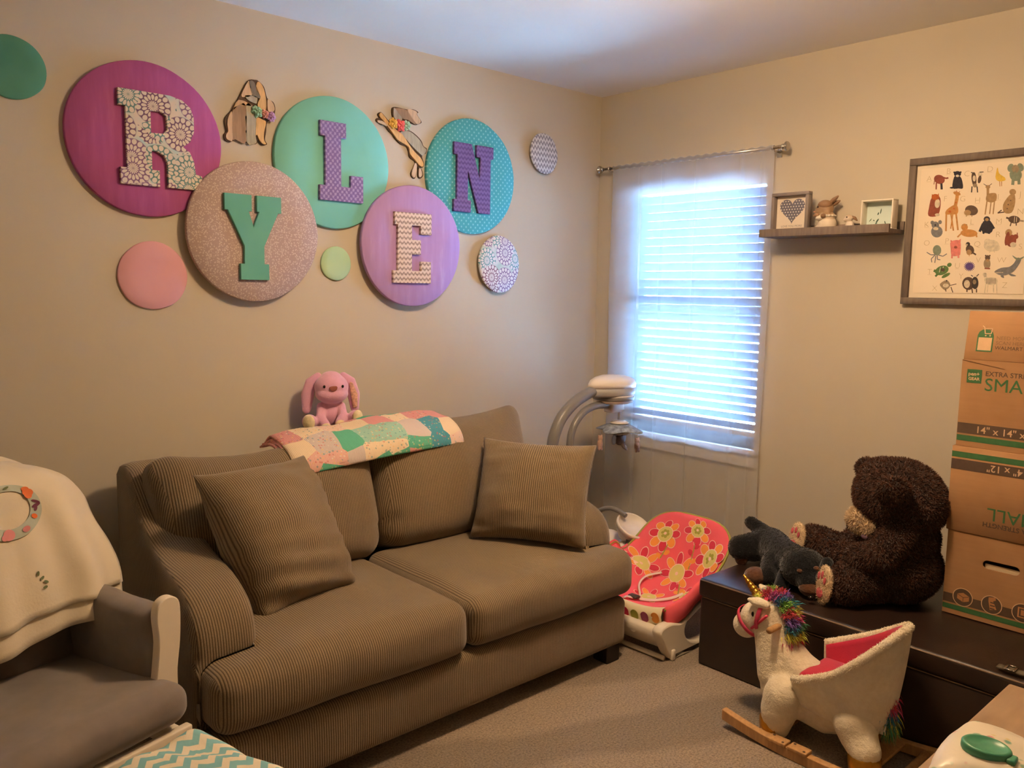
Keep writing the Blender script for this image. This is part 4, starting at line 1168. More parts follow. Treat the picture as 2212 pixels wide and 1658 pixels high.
# base
me = puff((SX1 - SX0, 0.93, 0.190), 0.03, (0.004, 0.006, 0.0), (30, 12, 4), 4, wr=0.002)
spart('base', me, ((SX0 + SX1) / 2, SYF + 0.465, 0.155))
# legs
LEGW = M('espresso_wood', '#241a15', 0.45, 0.1, 20)
for lx in (-2.50, -1.052):
    for ly in (SYF + 0.045, SYB - 0.14):
        m = MB(); m.box((lx, ly, 0.035), (0.072, 0.072, 0.07), 0.004)
        m.build('leg', LEGW, sofa, world=sofa)
# arms: a profile in (y, z) swept across x, high at the back, scooped, rolled over at the front
def arm(x0, x1, name, flare):
    prof = [(-0.10, 0.80), (-0.17, 0.815), (-0.25, 0.80), (-0.33, 0.745), (-0.42, 0.675), (-0.53, 0.63), (-0.65, 0.61), (-0.77, 0.602), (-0.86, 0.590), (-0.93, 0.562), (-0.975, 0.515), (-0.992, 0.45), (-0.992, 0.34), (-0.992, 0.23)]
    top = spline([(0, p[0], p[1]) for p in prof], 4)
    cols = []
    NXs = 15
    for i in range(NXs):
        u = -1 + 2 * i / (NXs - 1)
        rr = 0.034
        # superellipse shoulder: lower and further back towards both edges
        drop = rr * (1 - (max(0.0, 1 - abs(u) ** 5)) ** 0.5)
        cols.append((x0 + (x1 - x0) * (i / (NXs - 1)), drop))
    V = []; F = []
    n = len(top)
    for (x, drop) in cols:
        for k, p in enumerate(top):
            a = top[min(k + 1, n - 1)] - top[max(k - 1, 0)]
            nn = Vector((0, a.z, -a.y)).normalized()
            if nn.z < 0 and p.z > 0.6: nn = -nn
            out = Vector((0, -a.z, a.y))
            # outward normal: up on the top run, forward at the front
            out = Vector((0, a.z, -a.y)).normalized()
            if out.y > 0.2 and p.y < -0.8: out = -out
            if out.z < 0: out = -out
            q = p - out * drop
            V.append((x + flare * min(1.0, max(0.0, (q.y + 0.99) / 0.84)), q.y, q.z))
    for i in range(NXs - 1):
        for k in range(n - 1):
            F.append([i * n + k, i * n + k + 1, (i + 1) * n + k + 1, (i + 1) * n + k])
    # side walls
    for i, flip in ((0, False), (NXs - 1, True)):
        bidx = len(V); x = cols[i][0]
        for k in range(n): V.append((V[i * n + k][0], V[i * n + k][1], 0.07))
        for k in range(n - 1):
            q = [i * n + k, i * n + k + 1, bidx + k + 1, bidx + k]
            F.append(q[::-1] if not flip else q)
    m = MB(); m.add(V, F, 0, True)
    me = m.mesh('arm'); clean(me); smooth_all(me)
    return spart(name, me, (0, 0, 0))
arm(-2.612, -2.430, 'arm', 0.085)
arm(-1.125, -0.958, 'arm', -0.10)
# back frame
me = puff((1.38, 0.20, 0.62), 0.05, (0, 0.01, 0.0), (24, 4, 8), 4, wr=0.004)
def leanfn(me, k, z0):
    for v in me.vertices: v.co.y += (v.co.z - z0) * k
for v in me.vertices: v.co.y += (v.co.z) * 0.05
spart('back', me, ((SX0 + SX1) / 2, -0.195, 0.47))
# seat cushions: T-shaped, they lap round the front of the arms
def seat(xa, xb, side, seed):
    w = xb - xa; xc = (xa + xb) / 2
    def fn(v):
        # the ear in front of the arm: behind it the cushion is narrower
        y = v.y + (-0.775)
        if side < 0 and v.x < -w / 2 + 0.215:
            lim = -0.99
            if y > lim: v = Vector((v.x, min(v.y, lim + 0.775 + 0.25 * max(0, v.x - (-w / 2 + 0.17))), v.z)) if v.x < -w / 2 + 0.172 else v
        if side > 0 and v.x > w / 2 - 0.166:
            lim = -0.99
            if y > lim: v = Vector((v.x, min(v.y, lim + 0.775), v.z))
        return v
    me = puff((w, 0.66, 0.175), 0.055, (0.006, 0.016, 0.026), (28, 22, 5), 5, fn=fn, wr=0.006, wsc=5, seed=seed)
    spart('seat_cushion', me, (xc, -0.785, 0.343))
seat(-2.604, -1.778, -1, 3)
seat(-1.774, -0.958, 1, 9)
# back cushions, slumped, with peaked top corners
def backc(xc, w, h, seed, lean, zc, peak, yc):
    def fn(v):
        u = v.x / (w / 2); q = v.z / (h / 2)
        v = Vector(v)
        if q > 0.3:
            k = (q - 0.3) / 0.7
            v.z += peak * abs(u) ** 6 * k
            v.x += 0.030 * u * abs(u) ** 4 * k
            v.y *= 1 - 0.55 * k * abs(u) ** 5
        if q < -0.5:
            v.y *= 1 - 0.15 * abs(u) ** 4
        return v
    me = puff((w, 0.23, h), 0.075, (0.008, 0.055, 0.006), (24, 4, 16), 5, fn=fn, wr=0.012, wsc=5, seed=seed)
    R_ = Matrix.Rotation(lean, 4, 'X')
    spart('back_cushion', me, (xc, yc, zc), CORD_, R_)
backc(-2.112, 0.77, 0.43, 2, math.radians(-17), 0.620, 0.062, -0.405)
backc(-1.325, 0.78, 0.47, 5, math.radians(-17), 0.645, 0.055, -0.405)

# scatter pillows
def scatter(label, xdir, zhint, c, w, h, t, seed, fn=None):
    me = pillow(w, h, t, 30, 0.07, 0.016, seed, fn)
    o = obj('scatter_pillow', me, CORDP)
    R_ = frame_from(xdir, zhint)
    o.matrix_world = Matrix.Translation(Vector(c)) @ R_.to_4x4()
    o.location = Vector(c); o.rotation_euler = R_.to_euler()
    tag(o, label, 'pillow', 'matching pillows on the sofa')
    return o
bl, br = Vector((-1.395, -0.645, 0.458)), Vector((-1.150, -1.040, 0.458))
tl, tr = ony(1044, 937, -0.555), ony(1276, 974, -0.915)
scatter('square ribbed pillow propped in the right corner of the sofa', (br - bl), ((tl + tr) - (bl + br)), (bl + br + tl + tr) / 4, ((br - bl).length + (tr - tl).length) / 2 + 0.01, ((tl - bl).length + (tr - br).length) / 2 + 0.01, 0.20, 4)
bl, br = Vector((-2.335, -0.83, 0.455)), Vector((-2.055, -0.745, 0.455))
tl, tr = ony(425, 1042, -0.615), ony(662, 1007, -0.53)
def slump(p, u, v):
    # the lower edge is squeezed together and the left edge rides on the arm
    p = Vector(p)
    p.x *= 1 - 0.13 * max(0, -v)
    p.x += 0.02 * (1 - v) * 0.5
    if v < 0.2: p.y -= 0.012 * math.sin(p.z * 90 + p.x * 14) * (0.2 - v) * (1 - u * u) ** 0.5
    return p
scatter('slumped ribbed pillow leaning on the left arm of the sofa', (tr - tl) * 0.6 + (br - bl), ((tl + tr) - (bl + br)), (bl + br + tl + tr) / 4, 0.440, 0.485, 0.24, 11, slump)

# ------------------------------------------------------------------ folded quilt on the sofa back
def patch_mat():
    t = NT('patchwork_quilt_cotton')
    vo = t.n('ShaderNodeTexVoronoi'); vo.inputs['Scale'].default_value = 10.5; vo.inputs['Randomness'].default_value = 0.35
    mp = t.n('ShaderNodeMapping'); mp.inputs['Scale'].default_value = (1, 1, 0.6); t.l(t.tc(), mp.inputs[0]); t.l(mp.outputs[0], vo.inputs['Vector'])
    h = t.sep(vo.outputs['Color'])
    pal = t.ramp(h[0], [(0.0, srgb('#e9d3b4')), (0.16, srgb('#d99a96')), (0.30, srgb('#9cc4b4')), (0.42, srgb('#e8c9b6')), (0.55, srgb('#5fae90')), (0.64, srgb('#e4d8a8')), (0.75, srgb('#4f95a6')), (0.84, srgb('#cfc0ba')), (0.93, srgb('#e2b3a6'))], 'CONSTANT')
    v2 = t.n('ShaderNodeTexVoronoi'); v2.inputs['Scale'].default_value = 85; t.l(t.tc(), v2.inputs['Vector'])
    pal2 = t.ramp(t.sep(v2.outputs['Color'])[1], [(0.0, srgb('#c9605e')), (0.3, srgb('#e8e0d0')), (0.5, srgb('#4f8f96')), (0.75, srgb('#e9c27a'))], 'CONSTANT')
    dots = t.ramp(v2.outputs['Distance'], [(0.28, (1, 1, 1, 1)), (0.36, (0, 0, 0, 1))])
    show = t.math('MULTIPLY', t.math('GREATER_THAN', h[1], 0.45), 0.55)
    c = t.mix(t.math('MULTIPLY', show, t.sep(dots)[0]), pal, pal2)
    t.col(c); t.rough(0.9, 0.15)
    w = t.n('ShaderNodeTexWave'); w.inputs['Scale'].default_value = 55; w.inputs['Distortion'].default_value = 3.0; t.l(t.tc(), w.inputs['Vector'])
    b = t.bump(w.outputs['Fac'], 0.35, 0.003)
    t.bump(t.noise(60, 3.0).outputs[0], 0.4, 0.004, b)
    return t.mat
QUILT = patch_mat()
# folded to three layers, one long edge drops over the cushion fronts
q0 = ony(577, 958, -0.30); q1 = ony(930, 925, -0.24)
def quilt_layer(off, x0, x1, ybk, drop, th, seed):
    """a padded sheet over the cushion tops: profile in (y,z)"""
    prof = spline([(0, ybk, 0.852 + off * 0.3), (0, ybk - 0.07, 0.868 + off), (0, ybk - 0.15, 0.866 + off), (0, ybk - 0.225, 0.848 + off), (0, ybk - 0.275, 0.812 + off * 0.9), (0, ybk - 0.285 - off * 0.3, 0.808 - drop)], 5)
    n = len(prof); NXq = 44; V = []; F = []
    for i in range(NXq + 1):
        u = i / NXq
        for side in (0, 1):
            for k, p in enumerate(prof):
                a = prof[min(k + 1, n - 1)] - prof[max(k - 1, 0)]
                nn = Vector((0, a.z, -a.y)).normalized()
                if nn.z < 0 and k < n - 3: nn = -nn
                if k >= n - 3 and nn.y > 0: nn = -nn
                e = min(u, 1 - u) * NXq; rim = min(1, (e + 0.35) / 1.8) * min(1, (min(k, n - 1 - k) + 0.5) / 2.0)
                tt = th * 0.5 * (0.35 + 0.65 * rim) * (1 if side else -1)
                x = x0 + (x1 - x0) * u + 0.05 * (p.y - ybk) * 0 + 0.10 * (ybk - p.y) * (-(1 - u) * 0.9 + 0.25 * u)
                ridge = 0.012 * nz((x, p.y, 0), 7, seed) + 0.006 * nz((x, p.y, 1), 22, seed)
                q = p + nn * (tt + ridge)
                q.z += 0.012 * math.sin(u * PI * 0.9 + 0.35) - 0.030 + 0.040 * u ** 1.3
                V.append((x, q.y, q.z))
    def id_(i, s_, k): return (i * 2 + s_) * n + k
    for i in range(NXq):
        for k in range(n - 1):
            F.append([id_(i, 1, k), id_(i + 1, 1, k), id_(i + 1, 1, k + 1), id_(i, 1, k + 1)])
            F.append([id_(i, 0, k), id_(i, 0, k + 1), id_(i + 1, 0, k + 1), id_(i + 1, 0, k)])
        for k in (0, n - 1):
            q = [id_(i, 0, k), id_(i + 1, 0, k), id_(i + 1, 1, k), id_(i, 1, k)]
            F.append(q if k else q[::-1])
    for i in (0, NXq):
        for k in range(n - 1):
            q = [id_(i, 0, k), id_(i, 1, k), id_(i, 1, k + 1), id_(i, 0, k + 1)]
            F.append(q if i == 0 else q[::-1])
    me = MB().add(V, F, 0, True).mesh('quilt'); clean(me); smooth_all(me)
    return me
qt = thing('quilt', 'folded pastel patchwork quilt lying across the top of the sofa back', 'quilt', (-1.66, -0.28, 0.84))
for i, (off, dx, drop) in enumerate(((0.0, 0.0, 0.0), (0.014, 0.008, 0.008), (0.028, 0.014, 0.016))):
    me = quilt_layer(off, -2.060 + dx, -1.335 - dx * 0.6, -0.215 - 0.004 * i, drop, 0.015, 3 + i)
    o = obj('quilt_fold', me, QUILT, qt, world=qt)

# ------------------------------------------------------------------ pink plush rabbit behind the quilt
PINK = M('pink_plush', '#e4adc8', 1.0, 0.06, 30, 0.5, 260, 0.003, sheen=0.5)
CREAMP = M('cream_plush_pad', '#efd9ae', 1.0, 0.1, 60, 0.5, 160, 0.003, sheen=0.4)
pb = ony(718, 925, -0.13)
rb = thing('plush_rabbit', 'pink plush rabbit with long ears sitting behind the quilt', 'plush toy', (pb.x, -0.120, 0.850), math.radians(-22))
# local: faces -y, x to its left/right as seen
body = organic([('e', (0, 0, 0.055), (0.048, 0.040, 0.058)), ('e', (0, -0.004, 0.098), (0.034, 0.030, 0.028)), ('e', (0.0, -0.018, 0.165), (0.068, 0.056, 0.056)), ('e', (0, -0.028, 0.138), (0.066, 0.050, 0.038)), ('e', (0, -0.012, 0.195), (0.046, 0.044, 0.034)),
   ('t', [(-0.040, -0.012, 0.085), (-0.046, -0.052, 0.045), (-0.032, -0.075, 0.018)], [0.019, 0.020, 0.021]),
   ('t', [(0.038, -0.012, 0.085), (0.040, -0.050, 0.050), (0.026, -0.072, 0.026)], [0.019, 0.020, 0.021]),
   ('t', [(-0.040, -0.005, 0.026), (-0.075, -0.045, 0.026), (-0.092, -0.062, 0.034)], [0.024, 0.024, 0.030]),
   ('t', [(0.040, -0.005, 0.026), (0.072, -0.045, 0.030), (0.088, -0.060, 0.045)], [0.024, 0.024, 0.030])], 0.004, 5)
obj('body', body, PINK, rb)
for s_ in (-1, 1):
    e = organic([('t', [(0.050 * s_, 0.004, 0.208), (0.078 * s_, 0.006, 0.185), (0.092 * s_, 0.004, 0.130), (0.096 * s_, 0.0, 0.075)], [0.015, 0.022, 0.026, 0.018])], 0.004, 4)
    for v in e.vertices: v.co.y = v.co.y * 0.55
    er = obj('ear', e, PINK, rb)
    if s_ > 0:
        e = organic([('t', [(0.080, -0.010, 0.175), (0.092, -0.012, 0.130), (0.095, -0.012, 0.085)], [0.008, 0.015, 0.010])], 0.003, 3)
        for v in e.vertices: v.co.y = v.co.y * 0.5 - 0.006
        obj('ear_lining', e, M('spotted_ear_cotton', '#d7a58c', 0.9, 0.35, 90), er)
    m = MB(); m.ell((0.036 * s_ + 0.002, -0.066, 0.172), (0.0052, 0.004, 0.0062), 10, 8); m.build('eye', M('black_bead', '#15100e', 0.15, 0.0), rb)
for (c, r, an) in (((-0.097, -0.084, 0.035), (0.025, 0.014, 0.031), 0.5), ((0.094, -0.080, 0.048), (0.024, 0.014, 0.030), -0.5), ((-0.031, -0.088, 0.016), (0.019, 0.012, 0.015), 0.2), ((0.025, -0.086, 0.026), (0.020, 0.012, 0.015), -0.1)):
    m = MB(); m.ell(c, r, 16, 10, R=Matrix.Rotation(-an, 3, 'Z')); m.build('foot_pad', CREAMP, rb)
me = curve_mesh([spline2([(-0.012, 0.006), (0.012, 0.008), (0.011, -0.003), (0.0, -0.008), (-0.011, -0.004)], 4)], 0.003, 0.002)
me.transform(Matrix.Translation((0, -0.0735, 0.164)) @ Matrix.Rotation(PI / 2, 4, 'X')); obj('nose', me, M('brown_nose_thread', '#9a5b4c', 0.8, 0.1), rb)
# ================================================================== plush toys on the bench
BZ = OZ + 0.004
def plush_mat(name, a, b, rough=1.0):
    t = NT(name)
    n1 = t.noise(45, 4.0, rough=0.7); n2 = t.noise(7, 3.0)
    c = t.ramp(n1.outputs[0], [(0.3, srgb(a)), (0.7, srgb(b))])
    c = t.mix(1.0, c, t.ramp(n2.outputs[0], [(0.3, (0.85, 0.85, 0.85, 1)), (0.7, (1.12, 1.12, 1.12, 1))]), 'MULTIPLY')
    t.col(c); t.rough(rough, 0.1); t.b.inputs['Sheen Weight'].default_value = 0.35
    t.bump(n1.outputs[0], 0.8, 0.008)
    return t.mat
BROWN = plush_mat('dark_brown_fur', '#2a1711', '#4a2c1f')
BROWNF = plush_mat('brown_fur_tips', '#3a2016', '#5a3624')
CREAMF = plush_mat('cream_fur', '#cbb08c', '#e2cba8')
PADP = M('pink_paw_pad', '#c25560', 0.9, 0.1, 50)
# -- the big bear sits against the boxes, facing the window side
bear = thing('plush_bear', 'big dark brown plush bear slumped against the cardboard boxes', 'plush toy', (-0.47, -1.87, BZ))
bo = Vector(bear.location)
def BL(p): return Vector(p) - bo
hc = onx(1944, 1068, -0.47)
muz = onx(1868, 1122, -0.525)
nf = onx(1806, 1262, -0.675); ff = onx(1742, 1164, -0.48)
far_ear = onx(1874, 1012, -0.42); near_ear = onx(1927, 1060, -0.640)
hipn = Vector((-0.545, -1.84, BZ + 0.085)); hipf = Vector((-0.44, -1.76, BZ + 0.085))
blobs = [('e', BL((-0.455, -1.885, BZ + 0.120)), (0.150, 0.140, 0.125)), ('e', BL((-0.460, -1.885, BZ + 0.225)), (0.130, 0.125, 0.110)),
         ('e', BL((-0.465, -1.880, BZ + 0.290)), (0.095, 0.095, 0.06)),
         ('e', BL(hc + Vector((0, 0.004, -0.004))), (0.135, 0.152, 0.130)), ('e', BL(hc + Vector((0.0, 0.06, 0.055))), (0.11, 0.075, 0.065)), ('e', BL(hc + Vector((0, -0.06, -0.02))), (0.118, 0.10, 0.105)),
         ('t', [BL(hipn), BL((hipn + nf) / 2 + Vector((0, 0, 0.0))), BL(nf + Vector((0.035, -0.028, 0)))], [0.085, 0.075, 0.07]), ('e', BL(nf + Vector((0.012, -0.012, 0.0))), (0.050, 0.050, 0.072)),
         ('t', [BL(hipf), BL((hipf + ff) / 2), BL(ff + Vector((0.012, -0.045, -0.004)))], [0.080, 0.07, 0.062]), ('e', BL(ff + Vector((0.004, -0.018, 0.0))), (0.050, 0.042, 0.060)),
         ('t', [BL((-0.555, -1.93, BZ + 0.27)), BL((-0.615, -1.89, BZ + 0.19)), BL((-0.605, -1.80, BZ + 0.155))], [0.055, 0.052, 0.050]),
         ('t', [BL((-0.385, -1.84, BZ + 0.27)), BL((-0.365, -1.77, BZ + 0.20)), BL((-0.40, -1.70, BZ + 0.16))], [0.055, 0.052, 0.048])]
bm_ = organic(blobs, 0.008, 4)
for v in bm_.vertices: v.co.z = max(v.co.z, 0.001)
obj('body', bm_, BROWN, bear)
fur('fur', bm_, 46000, 0.0105, 0.0040, BROWNF, bear, 3, 0.35, keep=lambda p: p.z > 0.004)
for (c, sx) in ((near_ear, -1), (far_ear, 1)):
    R_ = (0.25 * sx, 0.35 * sx, 0.5)
    k_e = 1.0 if sx < 0 else 0.72
    e = organic([('e', BL(c), (0.026, 0.054 * k_e, 0.052 * k_e), R_), ('e', BL(c + Vector((0.02, -0.01, -0.012))), (0.028, 0.040 * k_e, 0.036 * k_e), R_)], 0.006, 4)
    eo = obj('ear', e, BROWNF, bear); fur('ear_fur', e, 3000, 0.012, 0.004, BROWNF, eo, 5, 0.2)
mz = organic([('e', BL(muz + Vector((0.004, 0.004, 0.0))), (0.060, 0.058, 0.050)), ('e', BL(muz + Vector((0.01, -0.03, -0.012))), (0.064, 0.06, 0.05))], 0.006, 4)
mo = obj('muzzle', mz, CREAMF, bear); fur('muzzle_fur', mz, 5000, 0.011, 0.004, CREAMF, mo, 8, 0.2)
m = MB(); m.ell(BL(onx(1836, 1131, -0.545)), (0.016, 0.012, 0.022), 16, 10); m.build('nose', M('brown_plastic_nose', '#3c2a22', 0.35, 0.05), bear)
# soles: pale ovals with pink pads; each faces along its leg
def sole(c, nrm, ry, rz, name='foot_sole'):
    nrm = Vector(nrm).normalized(); s_ = Vector((0, 0, 1)).cross(nrm).normalized(); up = nrm.cross(s_)
    R_ = Matrix((s_, up, nrm)).transposed()
    m = MB(); m.ell((0, 0, 0), (ry, rz, 0.014), 24, 12)
    m.v = [BL(c) + R_ @ v for v in m.v]
    so = m.build(name, CREAMF, bear); fur('sole_fur', so.data, 1500, 0.006, 0.0028, CREAMF, so, 6, 0.1, jit=0.4)
    for (a, b, r1, r2) in ((0.0, -0.42, 0.46, 0.27), (-0.42, 0.36, 0.15, 0.21), (0.05, 0.5, 0.15, 0.2), (0.48, 0.28, 0.14, 0.19)):
        m = MB(); m.ell((0, 0, 0), (ry * r1, rz * r2, 0.004), 14, 8)
        m.v = [BL(c) + R_ @ (v + Vector((a * ry, b * rz, 0.0135))) for v in m.v]
        m.build('paw_pad', PADP, so)
sole(nf + Vector((-0.034, 0.026, 0.0)), (-0.80, 0.58, 0.10), 0.046, 0.070)
sole(ff + Vector((-0.030, 0.022, 0.006)), (-0.84, 0.45, 0.16), 0.046, 0.060)
m = MB()
nk = onx(1872, 1158, -0.56)
m.ell(BL(nk), (0.016, 0.02, 0.012), 12, 8); m.build('neck_ribbon', M('mauve_ribbon', '#8d6f86', 0.6, 0.1), bear)

# -- black dog lying in front of it
BLACKF = plush_mat('black_short_plush', '#0b0c10', '#14161b', 0.95)
TANF = plush_mat('tan_short_plush', '#4a2f1f', '#6b472f')
d_rump = onx(1660, 1186, -0.45); d_mid = onx(1695, 1212, -0.53); d_head = onx(1735, 1236, -0.625)
dog = thing('plush_dog', 'black and tan plush dog lying flat beside the bear', 'plush toy', (d_mid.x, d_mid.y, BZ))
do = Vector(dog.location)
def DL(p): return Vector(p) - do
tail0, tail1 = onx(1652, 1148, -0.44), onx(1622, 1128, -0.44)
blobs = [('e', DL((d_rump.x, d_rump.y, BZ + 0.068)), (0.080, 0.085, 0.070)), ('t', [DL((d_rump.x, d_rump.y, BZ + 0.068)), DL((d_mid.x, d_mid.y, BZ + 0.066)), DL((d_head.x + 0.02, d_head.y + 0.02, BZ + 0.068))], [0.070, 0.070, 0.066]),
         ('e', DL((d_head.x, d_head.y, BZ + 0.078)), (0.086, 0.084, 0.072)), ('e', DL((d_head.x - 0.035, d_head.y - 0.045, BZ + 0.050)), (0.055, 0.052, 0.045)),
         ('t', [DL((d_rump.x, d_rump.y + 0.02, BZ + 0.11)), DL(tail0), DL(tail1)], [0.032, 0.029, 0.026]),
         ('t', [DL((d_rump.x - 0.05, d_rump.y + 0.04, BZ + 0.06)), DL((d_rump.x - 0.085, d_rump.y + 0.075, BZ + 0.055))], [0.058, 0.050]),
         ('t', [DL((d_mid.x - 0.05, d_mid.y + 0.02, BZ + 0.05)), DL(onx(1660, 1244, -0.66) + Vector((0, 0, 0.0)))], [0.045, 0.038])]
me = organic(blobs, 0.006, 5)
for v in me.vertices: v.co.z = max(v.co.z, 0.001)
obj('body', me, BLACKF, dog); fur('fur', me, 9000, 0.003, 0.0035, BLACKF, dog, 4, 0.1, keep=lambda p: p.z > 0.004)
pw_ = onx(1632, 1243, -0.685)
for nm, c, r in (('front_paw', pw_, (0.040, 0.042, 0.034)), ('hind_leg_patch', onx(1601, 1203, -0.545), (0.012, 0.030, 0.036)), ('muzzle', Vector((d_head.x - 0.055, d_head.y - 0.060, BZ + 0.032)), (0.044, 0.042, 0.030)), ('eyebrow', onx(1727, 1232, -0.700), (0.009, 0.011, 0.008)), ('eyebrow', onx(1764, 1227, -0.690), (0.009, 0.011, 0.008))):
    m = MB(); m.ell(DL(c), r, 16, 10); o = m.build(nm, TANF, dog)
for (px, py) in ((1688, 1255), (1780, 1236)):
    c = onx(px, py, -0.675); e = organic([('t', [DL(c + Vector((0.02, 0, 0.03))), DL(c + Vector((0, 0, -0.02)))], [0.022, 0.028])], 0.005, 3)
    obj('ear', e, BLACKF, dog)
m = MB(); m.ell(DL(onx(1752, 1290, -0.735)), (0.012, 0.012, 0.009), 12, 8); m.build('nose', MATS['black_bead'], dog)

# ================================================================== baby rocker seat
bq = thing('baby_rocker', 'coral pink baby rocker seat with big flowers between the sofa and the bench', 'baby seat', (-0.62, -1.0, 0.0))
qo = Vector(bq.location)
WPL = M('white_moulded_plastic', '#e9dfcd', 0.4, 0.02, 6)
CORAL = M('coral_pink_cotton', '#ee5f66', 0.85, 0.05, 10, 0.25, 300, 0.001)
prof = spline([(-0.885, 0, 0.165), (-0.84, 0, 0.150), (-0.76, 0, 0.128), (-0.66, 0, 0.125), (-0.575, 0, 0.165), (-0.515, 0, 0.245), (-0.465, 0, 0.335), (-0.43, 0, 0.400), (-0.405, 0, 0.440)], 8)
NPv = len(prof) - 1
YC = -0.995
def pad(u, v, off=0.0):
    """u -1..1 across, v 0..1 front to top; returns a world point on the padded seat"""
    k = v * NPv; i = min(int(k), NPv - 1); f = k - i
    p = prof[i] * (1 - f) + prof[i + 1] * f
    tg = (prof[i + 1] - prof[i]).normalized(); nn = Vector((-tg.z, 0, tg.x))     # towards the sitter
    half = 0.228
    if v > 0.62:
        w_ = min(1.0, (v - 0.62) / 0.38); half = 0.228 * math.sqrt(max(0.0025, 1 - 0.94 * w_ ** 2.6))
    if v < 0.15: half *= 0.86 + 0.14 * v / 0.15
    rise = 0.125 * math.exp(-((v - 0.40) / 0.30) ** 2) * abs(u) ** 2.6
    return Vector((p.x, YC - u * half, p.z)) + nn * (rise + off) + Vector((0, 0, (0.03 + (0.055 if u < 0 else 0.0)) * abs(u) ** 3 * math.exp(-((v - 0.3) / 0.25) ** 2)))
def pad_mesh(u0, u1, v0, v1, nu, nv, off, thick):
    V = []; F = []
    for s_ in (0, 1):
        for i in range(nu + 1):
            for j in range(nv + 1):
                u = u0 + (u1 - u0) * i / nu; v = v0 + (v1 - v0) * j / nv
                e = min(i, nu - i, j, nv - j); puf = min(1.0, 0.3 + e * 0.25)
                V.append(pad(u, v, off + (thick * 0.5 * puf if s_ else -thick * 0.5 * puf)))
    n = (nu + 1) * (nv + 1)
    def d(s_, i, j): return s_ * n + i * (nv + 1) + j
    for i in range(nu):
        for j in range(nv):
            F.append([d(1, i, j), d(1, i, j + 1), d(1, i + 1, j + 1), d(1, i + 1, j)])
            F.append([d(0, i, j), d(0, i + 1, j), d(0, i + 1, j + 1), d(0, i, j + 1)])
    for i in range(nu):
        F.append([d(0, i, 0), d(1, i, 0), d(1, i + 1, 0), d(0, i + 1, 0)]); F.append([d(0, i, nv), d(0, i + 1, nv), d(1, i + 1, nv), d(1, i, nv)])
    for j in range(nv):
        F.append([d(0, 0, j), d(0, 0, j + 1), d(1, 0, j + 1), d(1, 0, j)]); F.append([d(0, nu, j), d(1, nu, j), d(1, nu, j + 1), d(0, nu, j + 1)])
    me = MB().add(V, F, 0, True).mesh('pad'); clean(me, 1e-6); return smooth_all(me)
seatpad = obj('seat_pad', pad_mesh(-1, 1, 0.0, 1.0, 30, 44, 0.0, 0.026), CORAL, bq, world=bq)
# piping round the edge
edge = [pad(-1, v / 30) for v in range(31)] + [pad(-1 + k / 8, 1.0) for k in range(1, 17)] + [pad(1, 1 - v / 30) for v in range(1, 31)]
m = MB(); m.tube(edge, 0.0055, 8); m.build('edge_piping', M('olive_piping', '#a09a48', 0.8, 0.08), bq, world=bq)
# padded side skirts that hang over the base
for su_ in (-1, 1):
    V = []; F = []; NV = 18
    for i in range(NV + 1):
        v = 0.60 * i / NV; p = pad(su_, v, 0.004); dn = 0.085 * (1 - 0.45 * (v / 0.60) ** 2)
        for (o_, dz) in ((0.0, 0.008), (0.012, 0.0), (0.017, -0.35 * dn), (0.012, -0.75 * dn), (0.004, -dn), (-0.004, -0.6 * dn), (-0.006, -0.1 * dn)):
            V.append(p + Vector((0, -su_ * o_, dz)))
    for i in range(NV):
        for j in range(7): a = i * 7 + j; b = i * 7 + (j + 1) % 7; F.append([a, a + 7, b + 7, b])
    F.append([j for j in range(7)]); F.append([NV * 7 + j for j in range(7)][::-1])
    me = MB().add(V, F, 0, True).mesh('skirt'); clean(me); smooth_all(me); obj('side_skirt', me, CORAL, bq, world=bq)
# printed flowers follow the pad
FLC = {'ylw': M('lime_print', '#d9cf7a', 0.9, 0.05), 'olv': M('olive_print', '#a3a042', 0.9, 0.05), 'org': M('orange_print', '#f09a42', 0.9, 0.06), 'red': M('red_print', '#cf3348', 0.9, 0.06), 'wht': M('pale_print', '#f6d8c0', 0.9, 0.03), 'crl': CORAL}
SU, SV = 0.215, None
def on_pad(cu, cv, dx, dy, off):
    """offset in metres on the pad surface around (cu, cv)"""
    L = sum((prof[i + 1] - prof[i]).length for i in range(NPv))
    return pad(cu + dx / 0.215, cv + dy / L, off)
def blob(m, cu, cv, ox, oy, rx, ry, rot, off, mi, n=14):
    c = on_pad(cu, cv, ox, oy, off + 0.0006)
    V = [c] + [on_pad(cu, cv, *p, off) for p in ngon(ox, oy, rx, ry, n, rot)]
    m.add(V, [[0, k + 1, (k + 1) % n + 1] for k in range(n)], mi, True)
